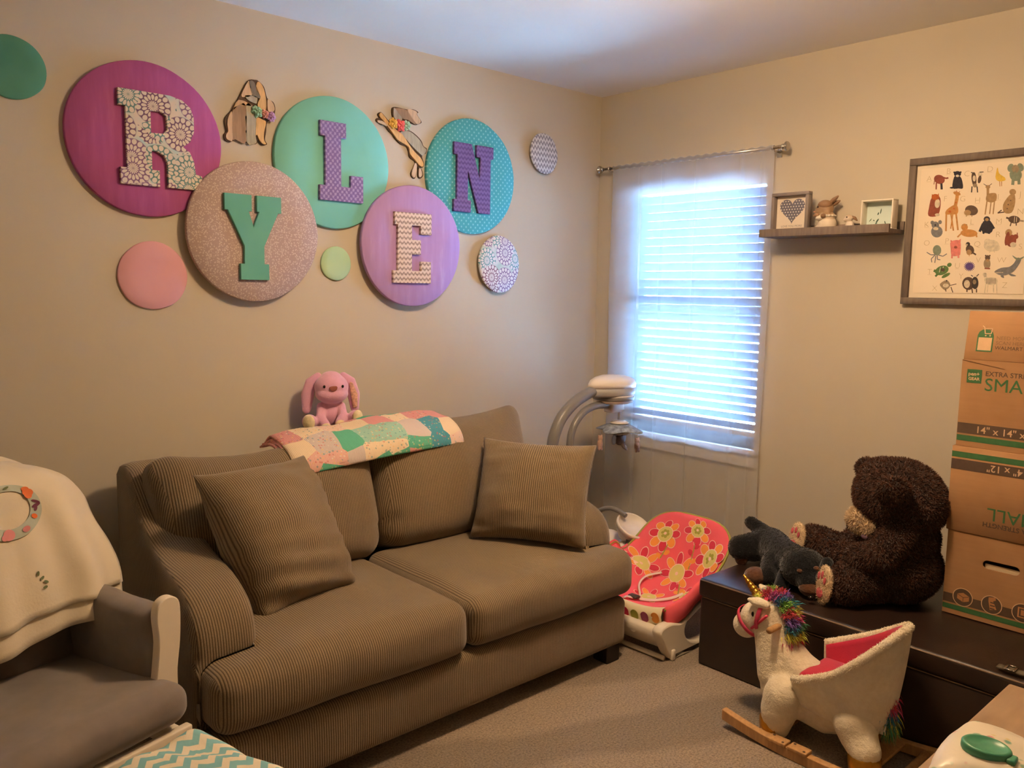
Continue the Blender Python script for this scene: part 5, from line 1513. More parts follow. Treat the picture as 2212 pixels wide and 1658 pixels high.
def pflower(cu, cv, R_, npet, daisy):
    m = MB(); b = 0.0142
    for k in range(npet):
        a = 2 * PI * k / npet + 0.2
        rr = R_ * 0.72; ln = R_ * 0.30 if not daisy else R_ * 0.36; wd = R_ * (0.24 if not daisy else 0.19)
        blob(m, cu, cv, rr * math.cos(a), rr * math.sin(a), ln * 1.14, wd * 1.16, a, b, 4)
        blob(m, cu, cv, rr * math.cos(a), rr * math.sin(a), ln, wd, a, b + 0.0006, 2 if k % 2 else 3)
    blob(m, cu, cv, 0, 0, R_ * 0.52, R_ * 0.52, 0, b + 0.0010, 4, 20); blob(m, cu, cv, 0, 0, R_ * 0.47, R_ * 0.47, 0, b + 0.0016, 0, 20)
    if not daisy:
        for k in range(6):
            a = 2 * PI * k / 6; blob(m, cu, cv, R_ * 0.19 * math.cos(a), R_ * 0.19 * math.sin(a), R_ * 0.11, R_ * 0.11, 0, b + 0.0022, 1, 10)
    blob(m, cu, cv, 0, 0, R_ * 0.10, R_ * 0.10, 0, b + 0.0030, 4, 10)
    m.build('printed_flower', [FLC['ylw'], FLC['olv'], FLC['org'], FLC['red'], FLC['wht']], seatpad, world=bq)
for a in ((-0.50, 0.76, 0.068, 8, False), (0.20, 0.845, 0.070, 8, False), (0.66, 0.69, 0.070, 8, False), (0.05, 0.57, 0.070, 8, True), (-0.66, 0.54, 0.066, 8, True), (-0.1, 0.33, 0.058, 8, True), (0.55, 0.42, 0.055, 8, False)):
    pflower(*a)
def sprig(cu, cv, dirs):
    m = MB(); b = 0.0142
    for k in range(5):
        t_ = k / 4
        ox, oy = dirs[0] * t_, dirs[1] * t_
        if k % 2: blob(m, cu, cv, ox + 0.012, oy, 0.014, 0.009, 0.5, b, 2 if k == 1 else 3)
        else: blob(m, cu, cv, ox - 0.012, oy, 0.014, 0.009, -0.5, b, 3 if k else 2)
    N_ = 8
    for k in range(N_):
        t_ = k / (N_ - 1); blob(m, cu, cv, dirs[0] * t_, dirs[1] * t_, 0.003, 0.008, math.atan2(dirs[1], dirs[0]) - PI / 2, b + 0.0004, 1, 8)
    m.build('printed_sprig', [FLC['ylw'], FLC['olv'], FLC['org'], FLC['red'], FLC['wht']], seatpad, world=bq)
sprig(0.25, 0.62, (-0.01, 0.10)); sprig(-0.4, 0.63, (0.015, 0.08)); sprig(0.3, 0.45, (-0.03, 0.06))
# front apron: cream band with coloured spots, striped lining
V = []; F = []
for i in range(25):
    u = -1 + i / 12; p = pad(u, 0.0); 
    for j, (dx, dz) in enumerate(((0.012, 0.012), (-0.012, 0.010), (-0.020, -0.02), (-0.012, -0.055))): V.append(p + Vector((dx, 0, dz)))
for i in range(24):
    for j in range(3): a = i * 4 + j; F.append([a, a + 4, a + 5, a + 1])
m = MB(); m.add(V, F, 0, True); ap = m.build('front_band', M('cream_band_cotton', '#eadcb4', 0.85, 0.04), bq, world=bq)
cols = [FLC['red'], FLC['olv'], M('plum_print', '#a2516a', 0.9, 0.05), FLC['org']]
for i in range(8):
    u = -0.88 + i * 0.25; c = pad(u, 0.0) + Vector((-0.0235, 0, -0.022))
    m = MB(); m.add([c + Vector((0.0 if a[1] > 0 else 0.004, a[0], a[1])) for a in ngon(0, 0, 0.021, 0.021, 18)], [list(range(18))], 0, False)
    m.build('printed_spot', cols[i % 4], ap, world=bq)
# restraint straps
STR = M('white_webbing', '#e9d6cc', 0.8, 0.04)
def strap(pts, w, name='strap'):
    P = spline(pts, 6); V = []; F = []
    for i, p in enumerate(P):
        t_ = (P[min(i + 1, len(P) - 1)] - P[max(i - 1, 0)]).normalized(); s_ = t_.cross(Vector((-0.75, 0.0, 0.65))).normalized() * w / 2
        V += [p - s_, p + s_]
    for i in range(len(P) - 1): F.append([2 * i, 2 * i + 1, 2 * i + 3, 2 * i + 2])
    mm = MB(); mm.add(V, F, 0, True); o = mm.build(name, STR, bq, world=bq)
    sm_ = o.modifiers.new('t', 'SOLIDIFY'); sm_.thickness = 0.0018
strap([pad(-0.25, 0.55, 0.018), pad(-0.42, 0.46, 0.035), pad(-0.40, 0.36, 0.030), pad(-0.15, 0.27, 0.022), pad(-0.1, 0.2, 0.02)], 0.011)
strap([pad(0.45, 0.44, 0.018), pad(0.3, 0.36, 0.024), pad(0.1, 0.28, 0.022), pad(-0.05, 0.22, 0.022)], 0.013)
strap([pad(-0.1, 0.06, 0.018), pad(-0.12, 0.11, 0.024), pad(-0.1, 0.17, 0.024)], 0.016, 'crotch_strap')
m = MB(); c = pad(-0.1, 0.19, 0.028); m.box(c, (0.03, 0.045, 0.012), 0.004); m.build('buckle', M('dark_grey_plastic', '#4a4038', 0.5, 0.04), bq, world=bq)
# white moulded base: two side panels with an oval opening, cross bars, kick-stand foot
def side_panel(y, name):
    out = spline2([(-0.935, 0.130), (-0.915, 0.085), (-0.885, 0.035), (-0.855, 0.006), (-0.80, 0.012), (-0.72, 0.002), (-0.60, 0.0), (-0.48, 0.01), (-0.40, 0.04), (-0.37, 0.12), (-0.385, 0.21), (-0.43, 0.23), (-0.50, 0.235), (-0.60, 0.205), (-0.70, 0.165), (-0.80, 0.130), (-0.88, 0.142)], 5)
    hole = ngon(-0.640, 0.110, 0.155, 0.088, 36, 0.12)
    me = curve_mesh([[(p[0], p[1]) for p in out], hole], 0.014, 0.008)
    me.transform(Matrix.Translation((0, y, 0)) @ Matrix.Rotation(PI / 2, 4, 'X'))
    for p in me.polygons: p.use_smooth = True
    return obj(name, me, WPL, bq, world=bq)
side_panel(-1.205, 'side_panel'); side_panel(-0.805, 'side_panel')
m = MB()
V = []; F = []
for i in range(17):
    y = -1.195 + 0.38 * i / 16
    for (x, z) in ((-0.925, 0.135), (-0.948, 0.120), (-0.940, 0.085), (-0.905, 0.045), (-0.885, 0.050), (-0.90, 0.09), (-0.905, 0.13)): V.append((x + 0.018 - 0.012 * math.sin(PI * i / 16), y, z))
for i in range(16):
    for j in range(7): a = i * 7 + j; b = i * 7 + (j + 1) % 7; F.append([a, a + 7, b + 7, b])
m.add(V, F, 0, True); fp = m.build('front_panel', WPL, bq, world=bq)
m = MB(); m.add([(-0.9340, -1.085 + p[0], 0.105 + p[1]) for p in ngon(0, 0, 0.017, 0.017, 18)], [list(range(18))[::-1]], 0, False); st_ = m.build('round_sticker', M('sticker_grey', '#cfc4b4', 0.7, 0.02), fp, world=bq)
m = MB(); m.bounds(-0.9350, -0.9343, -1.099, -1.071, 0.104, 0.112); m.build('red_label', FLC['red'], fp, world=bq)
m = MB(); m.tube([(-0.42, -1.2, 0.16), (-0.42, -0.81, 0.16)], 0.014, 12); m.build('rear_bar', WPL, bq, world=bq)
m = MB(); m.box((-0.862, -1.226, 0.022), (0.022, 0.018, 0.044), 0.006, M=None); m.build('kick_stand', WPL, bq, world=bq)
m = MB(); m.tube([(-0.895, -1.21, 0.012), (-0.90, -1.0, 0.010), (-0.895, -0.80, 0.012)], 0.010, 10); m.build('floor_bar', WPL, bq, world=bq)

# ================================================================== baby swing in the corner
sw = thing('baby_swing', 'white and grey baby swing with a hanging mobile in the corner', 'baby swing', (-0.55, -0.45, 0.0))
YS = -0.45
GTUBE = M('warm_grey_tube', '#7d7a78', 0.35, 0.05, 10, spec=0.5)
SWW = M('swing_white_plastic', '#ece4da', 0.35, 0.02, 8)
SWG = M('swing_grey_plastic', '#a9a8a6', 0.4, 0.02, 8)
def Y_(x, y, Y=YS): return ony(x, y, Y)
big = [Y_(1193, 965), Y_(1199, 935), Y_(1213, 902), Y_(1234, 876), Y_(1256, 858), Y_(1278, 846), Y_(1300, 840)]
low = [Vector((big[0].x - 0.02, YS, 0.52)), Vector((big[0].x - 0.015, YS + 0.0, 0.30)), Vector((big[0].x + 0.01, YS, 0.10)), Vector((big[0].x + 0.06, YS, 0.026)), Vector((-0.45, YS, 0.020)), Vector((-0.22, YS, 0.020))]
m = MB(); m.tube(spline(list(reversed(big)) + low, 8), 0.027, 14); m.build('main_tube', GTUBE, sw, world=sw)
sml = [Vector((Y_(1232, 960).x - 0.004, YS, 0.50)), Y_(1231, 965), Y_(1236, 930), Y_(1250, 902), Y_(1268, 884), Y_(1290, 875), Y_(1312, 874)]
m = MB(); m.tube(spline(sml, 8), 0.018, 12); m.build('mobile_arm', GTUBE, sw, world=sw)
m = MB(); m.tube(spline([Vector((Y_(1232, 960).x - 0.004, YS, 0.505)), Vector((-0.72, YS - 0.02, 0.38)), Vector((-0.68, YS - 0.10, 0.24)), Vector((-0.60, YS - 0.20, 0.15))], 6), 0.0125, 12); m.build('seat_hanger', GTUBE, sw, world=sw)
m = MB(); m.tube(spline([(-0.20, -0.16, 0.018), (-0.24, -0.30, 0.018), (-0.22, -0.45, 0.018), (-0.24, -0.58, 0.018), (-0.20, -0.70, 0.018)], 6), 0.016, 12); m.build('floor_foot', GTUBE, sw, world=sw)
m = MB(); m.tube(spline([(-0.74, -0.20, 0.018), (-0.72, -0.32, 0.018), (-0.70, -0.45, 0.018), (-0.72, -0.58, 0.018), (-0.76, -0.66, 0.018)], 6), 0.016, 12); m.build('floor_foot', GTUBE, sw, world=sw)
# motor head
hcn = Y_(1322, 838)
k_ = 0.130      # half width
def head_ring(zs):
    """elongated housing: tear-drop in plan, pointed end towards the tube"""
    V = []; F = []; n = 40
    for (z, sc_) in zs:
        for i in range(n):
            a = 2 * PI * i / n
            x = math.cos(a); y = math.sin(a)
            xx = x * k_ * sc_ - (0.22 * k_ * max(0, -x) ** 2 * sc_ if x < 0 else 0); yy = y * k_ * 0.80 * sc_ * (1 - 0.42 * max(0, -x) ** 1.5)
            V.append(hcn + Vector((xx, yy, z)))
    for r_ in range(len(zs) - 1):
        for i in range(n): j = (i + 1) % n; F.append([r_ * n + i, r_ * n + j, (r_ + 1) * n + j, (r_ + 1) * n + i])
    F.append(list(range(n))[::-1]); F.append([(len(zs) - 1) * n + i for i in range(n)])
    return MB().add(V, F, 0, True)
hd = head_ring([(0.008, 0.99), (0.026, 1.0), (0.042, 0.93), (0.053, 0.78), (0.061, 0.55), (0.065, 0.2)]).build('motor_cap', SWW, sw, world=sw)
head_ring([(-0.034, 0.88), (-0.026, 0.955), (0.008, 0.985)]).build('motor_housing', SWG, sw, world=sw)
m = MB(); m.lathe([(0.080, -0.070), (0.094, -0.064), (0.098, -0.050), (0.100, -0.028)], 32, M=Matrix.Translation(hcn + Vector((0.012, 0, 0)))); m.build('housing_skirt', SWW, sw, world=sw)
m = MB(); m.lathe([(0.0990, -0.054), (0.1010, -0.050), (0.1020, -0.038), (0.1010, -0.034)], 32, M=Matrix.Translation(hcn + Vector((0.012, 0, 0)))); m.build('grey_stripe', GTUBE, sw, world=sw)
m = MB(); m.ell(hcn + Vector((k_ * 0.80, -0.060, 0.020)), 0.0055, 10, 8); m.build('red_button', M('pinkish_red_plastic', '#c9566a', 0.4, 0.02), sw, world=sw)
c2 = Y_(1326, 878)
m = MB(); m.box(c2, (0.095, 0.06, 0.050), 0.010); m.build('mobile_bracket', SWW, sw, world=sw)
c3 = Y_(1338, 905)
m = MB(); m.tube([c3 + Vector((0, 0, 0.085)), c3], 0.010, 12); m.build('mobile_stem', M('clear_grey_plastic', '#cfd6dd', 0.2, 0.02), sw, world=sw)
# petal canopy
cc = Y_(1338, 913)
V = []; F = []; n = 48; rows = 8
for r_ in range(rows + 1):
    q = r_ / rows
    for i in range(n):
        a = 2 * PI * i / n
        pet = 0.70 + 0.30 * abs(math.cos(2 * a - 0.5)) ** 2.2
        rad = (0.028 + (0.125 - 0.028) * q) * (1 - (1 - pet) * q)
        V.append(cc + Vector((rad * math.cos(a), rad * math.sin(a), -0.002 - 0.034 * q ** 1.5 * (0.55 + 0.45 * pet))))
for r_ in range(rows):
    for i in range(n): j = (i + 1) % n; F.append([r_ * n + i, (r_ + 1) * n + i, (r_ + 1) * n + j, r_ * n + j])
mm = MB(); mm.add(V, F, 0, True)
cn = mm.build('mobile_canopy', M('grey_print_canopy', '#8f979e', 0.7, 0.45, 45), sw, world=sw); cn.modifiers.new('t', 'SOLIDIFY').thickness = 0.003
m = MB(); m.lathe([(0.006, 0.014), (0.032, 0.010), (0.047, 0.002), (0.044, -0.002)], 28, M=Matrix.Translation(cc + Vector((0, 0, 0.001)))); m.build('canopy_cap', SWW, sw, world=sw)
m = MB(); m.lathe([(0.064, -0.030), (0.058, -0.042), (0.042, -0.056), (0.018, -0.063), (0.004, -0.064)], 28, M=Matrix.Translation(cc)); m.build('mirror_dome', M('mirror_plastic', '#b9b3b0', 0.12, 0.02, metal=0.9), sw, world=sw)
def toy(px, py, label, kind, top):
    c = Y_(px, py)
    if kind == 'bear':
        me = organic([('e', BLs(c), (0.017, 0.013, 0.024)), ('e', BLs(c + Vector((0, 0, 0.028))), (0.015, 0.012, 0.013)), ('e', BLs(c + Vector((-0.009, -0.003, -0.024))), (0.007, 0.007, 0.009)), ('e', BLs(c + Vector((0.009, -0.003, -0.024))), (0.007, 0.007, 0.009)), ('e', BLs(c + Vector((-0.011, 0, 0.040))), 0.005), ('e', BLs(c + Vector((0.011, 0, 0.040))), 0.005)], 0.003, 3)
        o = obj('hanging_bear', me, M('tan_toy_plush', '#b08f7c', 0.95, 0.15, 80), sw)
    else:
        me = organic([('e', BLs(c), (0.026, 0.022, 0.026)), ('t', [BLs(c + Vector((0.004, -0.016, -0.012))), BLs(c + Vector((0.008, -0.026, -0.034))), BLs(c + Vector((0.020, -0.030, -0.044)))], [0.012, 0.009, 0.006])], 0.003, 3)
        o = obj('hanging_elephant', me, M('grey_brown_toy_plush', '#7c706e', 0.95, 0.12, 80), sw)
        for s_ in (-1, 1):
            mm = MB(); mm.ell(BLs(c + Vector((0.036 * s_, 0.004, 0.004))), (0.019, 0.005, 0.024), 16, 10); mm.build('elephant_ear', M('pale_grey_toy_cloth', '#a6adb5', 0.9, 0.08), o)
        mm = MB(); mm.tube([BLs(c + Vector((0.014, -0.022, -0.022))), BLs(c + Vector((0.026, -0.028, -0.034)))], [0.003, 0.0015], 8); mm.build('tusk', SWW, o)
    mm = MB(); mm.tube([BLs(c + Vector((0, 0, 0.03))), BLs(Vector((c.x, c.y, top)))], 0.0012, 6); mm.build('toy_string', M('grey_thread', '#8a8a8a', 0.8, 0.0), o)
def BLs(p): return Vector(p) - Vector((-0.55, -0.45, 0.0))
toy(1296, 958, '', 'bear', cc.z - 0.028); toy(1376, 963, '', 'bear', cc.z - 0.028); toy(1338, 950, '', 'elephant', cc.z - 0.060)
# seat of the swing, low behind the sofa arm: moulded shell, feeding tray and its grey hoop
XS = -0.52
def X_(x, y, X=XS): return onx(x, y, X)
sc1 = X_(1345, 1205)
me = organic([('e', BLs(sc1 + Vector((0.02, 0.085, -0.03))), (0.15, 0.15, 0.085), (0, 0.2, 0.3)), ('e', BLs(X_(1370, 1195) + Vector((0, 0.045, -0.02))), (0.085, 0.060, 0.072)), ('e', BLs(X_(1308, 1165) + Vector((0.02, 0, -0.015))), (0.08, 0.07, 0.06))], 0.008, 8)
obj('seat_shell', me, SWW, sw)
tc_ = X_(1370, 1133, -0.50)
nrm = Vector((-0.05, -0.50, 0.86)).normalized(); s_ = nrm.cross(Vector((1, 0, 0))).normalized(); up = nrm.cross(s_)
Mt = Matrix((s_, up, nrm)).transposed().to_4x4(); Mt.translation = tc_
m = MB(); m.lathe([(0.050, -0.075), (0.066, -0.050), (0.072, -0.030), (0.080, -0.026), (0.084, -0.006), (0.080, 0.0), (0.074, -0.002), (0.070, -0.018), (0.010, -0.020)], 36, M=Mt); m.build('tray_ring', SWW, sw, world=sw)
m = MB(); m.tube(spline([X_(1278, 1122), X_(1296, 1102), X_(1318, 1097), X_(1338, 1104), X_(1352, 1114)], 6), 0.011, 12); m.build('tray_hoop', GTUBE, sw, world=sw)
m = MB()
for k in range(9):
    a = PI * 0.65 + k * 0.20
    p = Mt @ Vector((0.074 * math.cos(a), 0.074 * math.sin(a), -0.038)); q = Mt @ Vector((0.066 * math.cos(a + 0.1), 0.066 * math.sin(a + 0.1), -0.075))
    r_ = Mt @ Vector((0.074 * math.cos(a + 0.2), 0.074 * math.sin(a + 0.2), -0.038))
    m.add([p, q, r_], [[0, 1, 2]], 0, False)
m.build('printed_pennants', M('slate_print', '#6f757c', 0.8, 0.05), sw, world=sw)
# ================================================================== rocking unicorn
UXC = -0.98
uni = thing('rocking_unicorn', 'cream plush unicorn rocker with a red seat and rainbow mane on the carpet', 'rocking toy', (UXC, -1.90, 0.0))
uo = Vector(uni.location)
def U(x, y, X=UXC): return onx(x, y, X) - uo
CRM = plush_mat('cream_short_plush', '#e6d8bb', '#f1e6cd')
CRMF = plush_mat('cream_plush_tips', '#ecdfc4', '#f4ebd6')
UNW = board_mat('pale_beech_wood', '#c69a68')
GOLD = M('gold_foil_cloth', '#b98a34', 0.3, 0.2, 40, 0.4, 60, 0.004, metal=0.85)
RED = M('raspberry_red_fleece', '#b8243f', 0.95, 0.06, 30, 0.3, 220, 0.002, sheen=0.3)
PNK = M('hot_pink_ribbon', '#cf3f5c', 0.7, 0.05)
XN, XF = UXC - 0.090, UXC + 0.090
blobs = [('e', U(1613, 1348), (0.045, 0.046, 0.044)), ('e', U(1636, 1332), (0.053, 0.056, 0.054)), ('e', U(1662, 1325), (0.064, 0.068, 0.066)),
         ('t', [U(1668, 1335), U(1678, 1390), U(1690, 1450)], [0.062, 0.070, 0.082]),
         ('e', U(1692, 1480), (0.078, 0.072, 0.080)), ('t', [U(1690, 1395), U(1722, 1440), U(1765, 1480)], [0.056, 0.062, 0.068]),
         ('t', [U(1700, 1480), U(1785, 1525), U(1865, 1520)], [0.080, 0.082, 0.090]),
         ('e', U(1862, 1500), (0.100, 0.075, 0.095))]
for X in (XN, XF):
    Xr = UXC + (X - UXC) * 0.80
    blobs += [('t', [U(1690, 1500, X), U(1682, 1535, X), U(1676, 1563, X)], [0.058, 0.057, 0.046]),
              ('t', [U(1842, 1560, Xr), U(1856, 1592, Xr), U(1868, 1622, X)], [0.058, 0.056, 0.047])]
me = organic(blobs, 0.006, 6)
me_z = me
ub = obj('body', me, CRM, uni)
for X in (XN, XF):
    for (px, py) in ((1673, 1572), (1868, 1632)):
        c = U(px, py, X); m = MB()
        m.lathe([(0.038, 0.030 - c.z), (0.045, 0.034 - c.z), (0.048, 0.050 - c.z), (0.047, 0.072 - c.z), (0.043, 0.082 - c.z)], 24, M=Matrix.Translation(c))
        for v in m.v: v.x += 0.003 * nz(v, 60, 2); v.y += 0.003 * nz(v, 60, 9)
        m.build('hoof', GOLD, uni)
# head details
m = MB(); h0, h1 = U(1640, 1288), U(1606, 1241)
for k in range(26):
    pass
P = [h0 + (h1 - h0) * (k / 24) for k in range(25)]
m.tube(P, [0.0185 * (1 - 0.80 * k / 24) * (1 + 0.10 * math.sin(k * 1.6)) for k in range(25)], 14); m.build('horn', M('gold_lame_horn', '#c08c36', 0.22, 0.1, 60, metal=0.9), uni)
def uear(px, py, tx, ty, X, nm='ear'):
    a, b = U(px, py, X), U(tx, ty, X)
    e = organic([('t', [a, (a + b) / 2, b], [0.014, 0.018, 0.007])], 0.004, 3); obj(nm, e, CRM, uni)
uear(1655, 1306, 1618, 1294, UXC - 0.055); uear(1655, 1280, 1643, 1264, UXC + 0.035)
m = MB(); m.ell(U(1627, 1326, UXC - 0.0565), (0.004, 0.007, 0.009), 12, 8); m.build('eye', MATS['black_bead'], uni)
m = MB(); m.ell(U(1627, 1326, UXC + 0.045), (0.004, 0.007, 0.009), 12, 8); m.build('eye', MATS['black_bead'], uni)
# bridle: ribbons round muzzle and head
def ring_on(cpx, rad, nrm, w, name):
    c = U(*cpx); nrm = Vector(nrm).normalized(); s_ = nrm.cross(Vector((1, 0, 0))).normalized(); up = Vector((1, 0, 0))
    V = []; F = []; n = 36
    for i in range(n):
        a = 2 * PI * i / n
        p = c + up * math.cos(a) * rad[0] + s_ * math.sin(a) * rad[1]
        V += [p - nrm * w / 2, p + nrm * w / 2]
    for i in range(n): j = (i + 1) % n; F.append([2 * i, 2 * i + 1, 2 * j + 1, 2 * j])
    mm = MB(); mm.add(V, F, 0, True); o = mm.build(name, PNK, uni); o.modifiers.new('t', 'SOLIDIFY').thickness = 0.002
ax_ = U(1612, 1348) - U(1640, 1328)
ring_on((1624, 1340), (0.0545, 0.056), ax_, 0.013, 'nose_band')
ring_on((1660, 1322), (0.0695, 0.072), (0, 0.75, 0.15), 0.013, 'crown_band')
for X in (UXC - 0.062, UXC + 0.062):
    m = MB(); P = [U(1624, 1356, X + (0.008 if X < UXC else -0.008)), U(1638, 1345, X), U(1656, 1330, X - (0.006 if X < UXC else -0.006))]
    m.tube(P, 0.007, 8, flat=0.6); m.build('cheek_strap', PNK, uni)
hb = U(1661, 1362, UXC - 0.095)
# the dowel runs straight through the neck
m = MB(); m.tube([hb, hb + Vector((0.19, 0, 0))], 0.0105, 16); m.build('handle', UNW, uni)
# rainbow mane and tail: loose tufts, each one colour
RB = ['#c9d85a', '#c23a4a', '#c45a9a', '#3f7fae', '#8bbf52', '#d94a55', '#7a5aa8', '#3a8a9a', '#c8c04a', '#cc4a7a', '#4f9a6a']
RBM = [plush_mat('rainbow_fur_%d' % i, c, c) for i, c in enumerate(RB)]
for i, mt in enumerate(RBM):
    cr = srgb(RB[i])
def tuft(name, c, nrm, n, L, spread, mat, seed):
    rnd = random.Random(seed); V = []; F = []
    nrm = Vector(nrm).normalized()
    for k in range(n):
        p = c + Vector((rnd.gauss(0, spread[0]), rnd.gauss(0, spread[1]), rnd.gauss(0, spread[2])))
        d = (nrm + Vector((rnd.uniform(-1, 1), rnd.uniform(-1, 1), rnd.uniform(-0.8, 0.6))) * 0.75).normalized()
        s_ = d.cross(Vector((rnd.uniform(-1, 1), rnd.uniform(-1, 1), rnd.uniform(-1, 1)))).normalized() * 0.0016
        l_ = L * rnd.uniform(0.55, 1.15); mid = p + d * l_ * 0.6; tip = p + d * l_ * 0.8 + Vector((0, 0, -0.25 * l_)) + d * l_ * 0.2
        b = len(V); V += [p - s_, p + s_, mid + s_ * 0.7, mid - s_ * 0.7, tip]
        F += [(b, b + 1, b + 2, b + 3), (b + 3, b + 2, b + 4)]
    mm = bpy.data.meshes.new(name); mm.from_pydata([tuple(v) for v in V], [], F); mm.update()
    obj(name, mm, mat, uni)
crest = [(1648, 1282), (1664, 1274), (1680, 1280), (1694, 1290), (1706, 1304), (1714, 1320), (1720, 1338), (1722, 1356), (1722, 1374), (1718, 1392)]
for i, (px, py) in enumerate(crest):
    out = (U(px, py) - U(1672, 1345)).normalized()
    for k in range(2):
        tuft('mane_tuft', U(px, py) - out * 0.016 + Vector((0.012 * (k * 2 - 1), 0, 0)), out + Vector((0.3 * (k * 2 - 1), 0, 0)), 240, 0.030, (0.010, 0.007, 0.007), RBM[(i * 1 + k * 3) % len(RBM)], 100 + i * 3 + k)
tl0, tl1 = U(1912, 1492), U(1918, 1562)
for i in range(7):
    c = tl0 + (tl1 - tl0) * (i / 6)
    tuft('tail_tuft', c + Vector((0, 0.0, 0)), (-0.15, -0.35, -0.6), 300, 0.038, (0.011, 0.010, 0.010), RBM[[2, 1, 9, 3, 7, 8, 10][i]], 300 + i)
# seat shell: wraps round from side to side, open to the front
Upts = [(-1.075, -1.845), (-1.092, -1.90), (-1.100, -1.98), (-1.088, -2.055), (-1.04, -2.105), (-0.98, -2.12), (-0.92, -2.105), (-0.872, -2.055), (-0.86, -1.98), (-0.868, -1.90), (-0.885, -1.845)]
Utop = [0.225, 0.252, 0.300, 0.372, 0.430, 0.450, 0.440, 0.402, 0.352, 0.310, 0.285]
cv = spline([(p[0], p[1], z) for p, z in zip(Upts, Utop)], 5)
def shell(off0, off1, zb, name, mat, lip, rows=8):
    V = []; F = []; n = len(cv)
    for i, p in enumerate(cv):
        c = Vector((UXC, -1.95, 0)); d = Vector((p.x - c.x, (p.y - c.y) * 0.8, 0)).normalized()
        for r_ in range(rows + 1):
            q = r_ / rows; z = zb + (p.z - zb) * q
            fl = 0.012 * q - 0.02 * (1 - q) ** 2
            V.append(Vector((p.x, p.y, z)) + d * (off0 + (off1 - off0) * q + fl) - uo)
    for i in range(n - 1):
        for r_ in range(rows): a = i * (rows + 1) + r_; F.append([a, a + rows + 1, a + rows + 2, a + 1])
    mm = MB(); mm.add(V, F, 0, True)
    return mm
o = shell(0.0, 0.004, 0.14, 'x', CRM, 0).build('seat_shell', CRM, uni)
o.modifiers.new('t', 'SOLIDIFY').thickness = 0.012
o = shell(-0.020, -0.016, 0.19, 'x', RED, 0).build('seat_lining', RED, uni); o.modifiers.new('t', 'SOLIDIFY').thickness = 0.008
rim = []
for p in cv:
    c = Vector((UXC, -1.95, 0)); d = Vector((p.x - c.x, (p.y - c.y) * 0.8, 0)).normalized(); rim.append(p + d * 0.006 - uo)
m = MB(); m.tube(rim, 0.013, 12); ro = m.build('seat_rim', CRM, uni); fur('rim_pile', ro.data, 4000, 0.0035, 0.003, CRMF, ro, 22, 0.1, jit=0.5)
me = puff((0.18, 0.24, 0.05), 0.02, (0, 0, 0.01), (6, 8, 2), 3); me.transform(Matrix.Translation(Vector((UXC, -1.965, 0.225)) - uo)); obj('seat_cushion', me, RED, uni)
# rockers and cross pieces
def rail(x, name):
    top = []; n = 30
    y0, y1 = -1.635, -2.255
    for i in range(n + 1):
        y = y0 + (y1 - y0) * i / n; q = (i / n - 0.5) * 2
        top.append((y, 0.001 + 0.030 * abs(q) ** 2.2))
    poly = [(p[0], p[1] + 0.030) for p in top] + [(p[0], p[1]) for p in top[::-1]]
    me = curve_mesh([poly], 0.011, 0.002)
    me.transform(Matrix.Translation((x, 0, 0)) @ Matrix(((0, 0, 1, 0), (1, 0, 0, 0), (0, 1, 0, 0), (0, 0, 0, 1))))
    return obj(name, me, UNW, uni, world=uni)
rail(UXC - 0.150, 'rocker_rail'); rail(UXC + 0.150, 'rocker_rail')
for (yy, zz) in ((U(1673, 1572, XN).y - 0.0 + uo.y, 0.0), (U(1868, 1632, XN).y + uo.y, 0.0)):
    m = MB(); m.box((UXC, yy, 0.034), (0.32, 0.055, 0.012), 0.003); m.build('cross_board', UNW, uni, world=uni)
for yy in (-1.83, -1.90):
    m = MB(); m.box((UXC - 0.150, yy, 0.0375), (0.040, 0.062, 0.012), 0.002); bl_ = m.build('rail_plate', UNW, uni, world=uni)
    for (a, b) in ((-0.01, -0.02), (0.01, 0.02)):
        m = MB(); m.lathe([(0.004, 0.0), (0.004, 0.0012), (0.001, 0.0016)], 10, M=Matrix.Translation((UXC - 0.150 + a, yy + b, 0.0436))); m.build('screw_head', BINK, bl_, world=uni)
m = MB(); m.tube([(UXC - 0.15, -2.16, 0.03), (UXC + 0.15, -2.16, 0.03)], 0.011, 12); m.build('foot_bar', UNW, uni, world=uni)
m = MB(); tg = U(1905, 1575, UXC - 0.03); m.box(tg, (0.002, 0.022, 0.030), 0.0, M=None); m.build('care_tag', M('white_tag', '#eee6d6', 0.8, 0.02), uni)

# ================================================================== glider chair, blanket, footstool
GA = math.radians(15.7)
gl = thing('glider_chair', 'grey cushioned glider chair with white wooden frame at the left edge', 'chair', (-3.005, -0.93, 0.0), GA)
GREYC = NT('grey_microfibre')
_n = GREYC.noise(9, 4.0); _n2 = GREYC.noise(300, 2.0)
GREYC.col(GREYC.ramp(_n.outputs[0], [(0.3, srgb('#6f655e')), (0.7, srgb('#84786f'))])); GREYC.rough(0.9, 0.15); GREYC.b.inputs['Sheen Weight'].default_value = 0.4
GREYC.bump(_n2.outputs[0], 0.15, 0.001); GREYC = GREYC.mat
WWOOD = M('white_painted_wood', '#ece0cc', 0.45, 0.03, 8)
def gpart(name, me, mat): return obj(name, me, mat, gl)
def sfn(v):
    v = Vector(v)
    if v.y < 0: v.z += 0.10 * v.y * v.y
    return v
me = puff((0.55, 0.56, 0.105), 0.045, (0.006, 0.006, 0.020), (14, 14, 3), 5, fn=sfn, wr=0.008, wsc=7, seed=2)
me.transform(Matrix.Translation((0, 0.0, 0.385)) @ Matrix.Rotation(math.radians(-3), 4, 'X')); gpart('seat_cushion', me, GREYC)
me = puff((0.52, 0.13, 0.55), 0.06, (0.006, 0.03, 0.0), (12, 4, 14), 5, wr=0.010, wsc=5, seed=6)
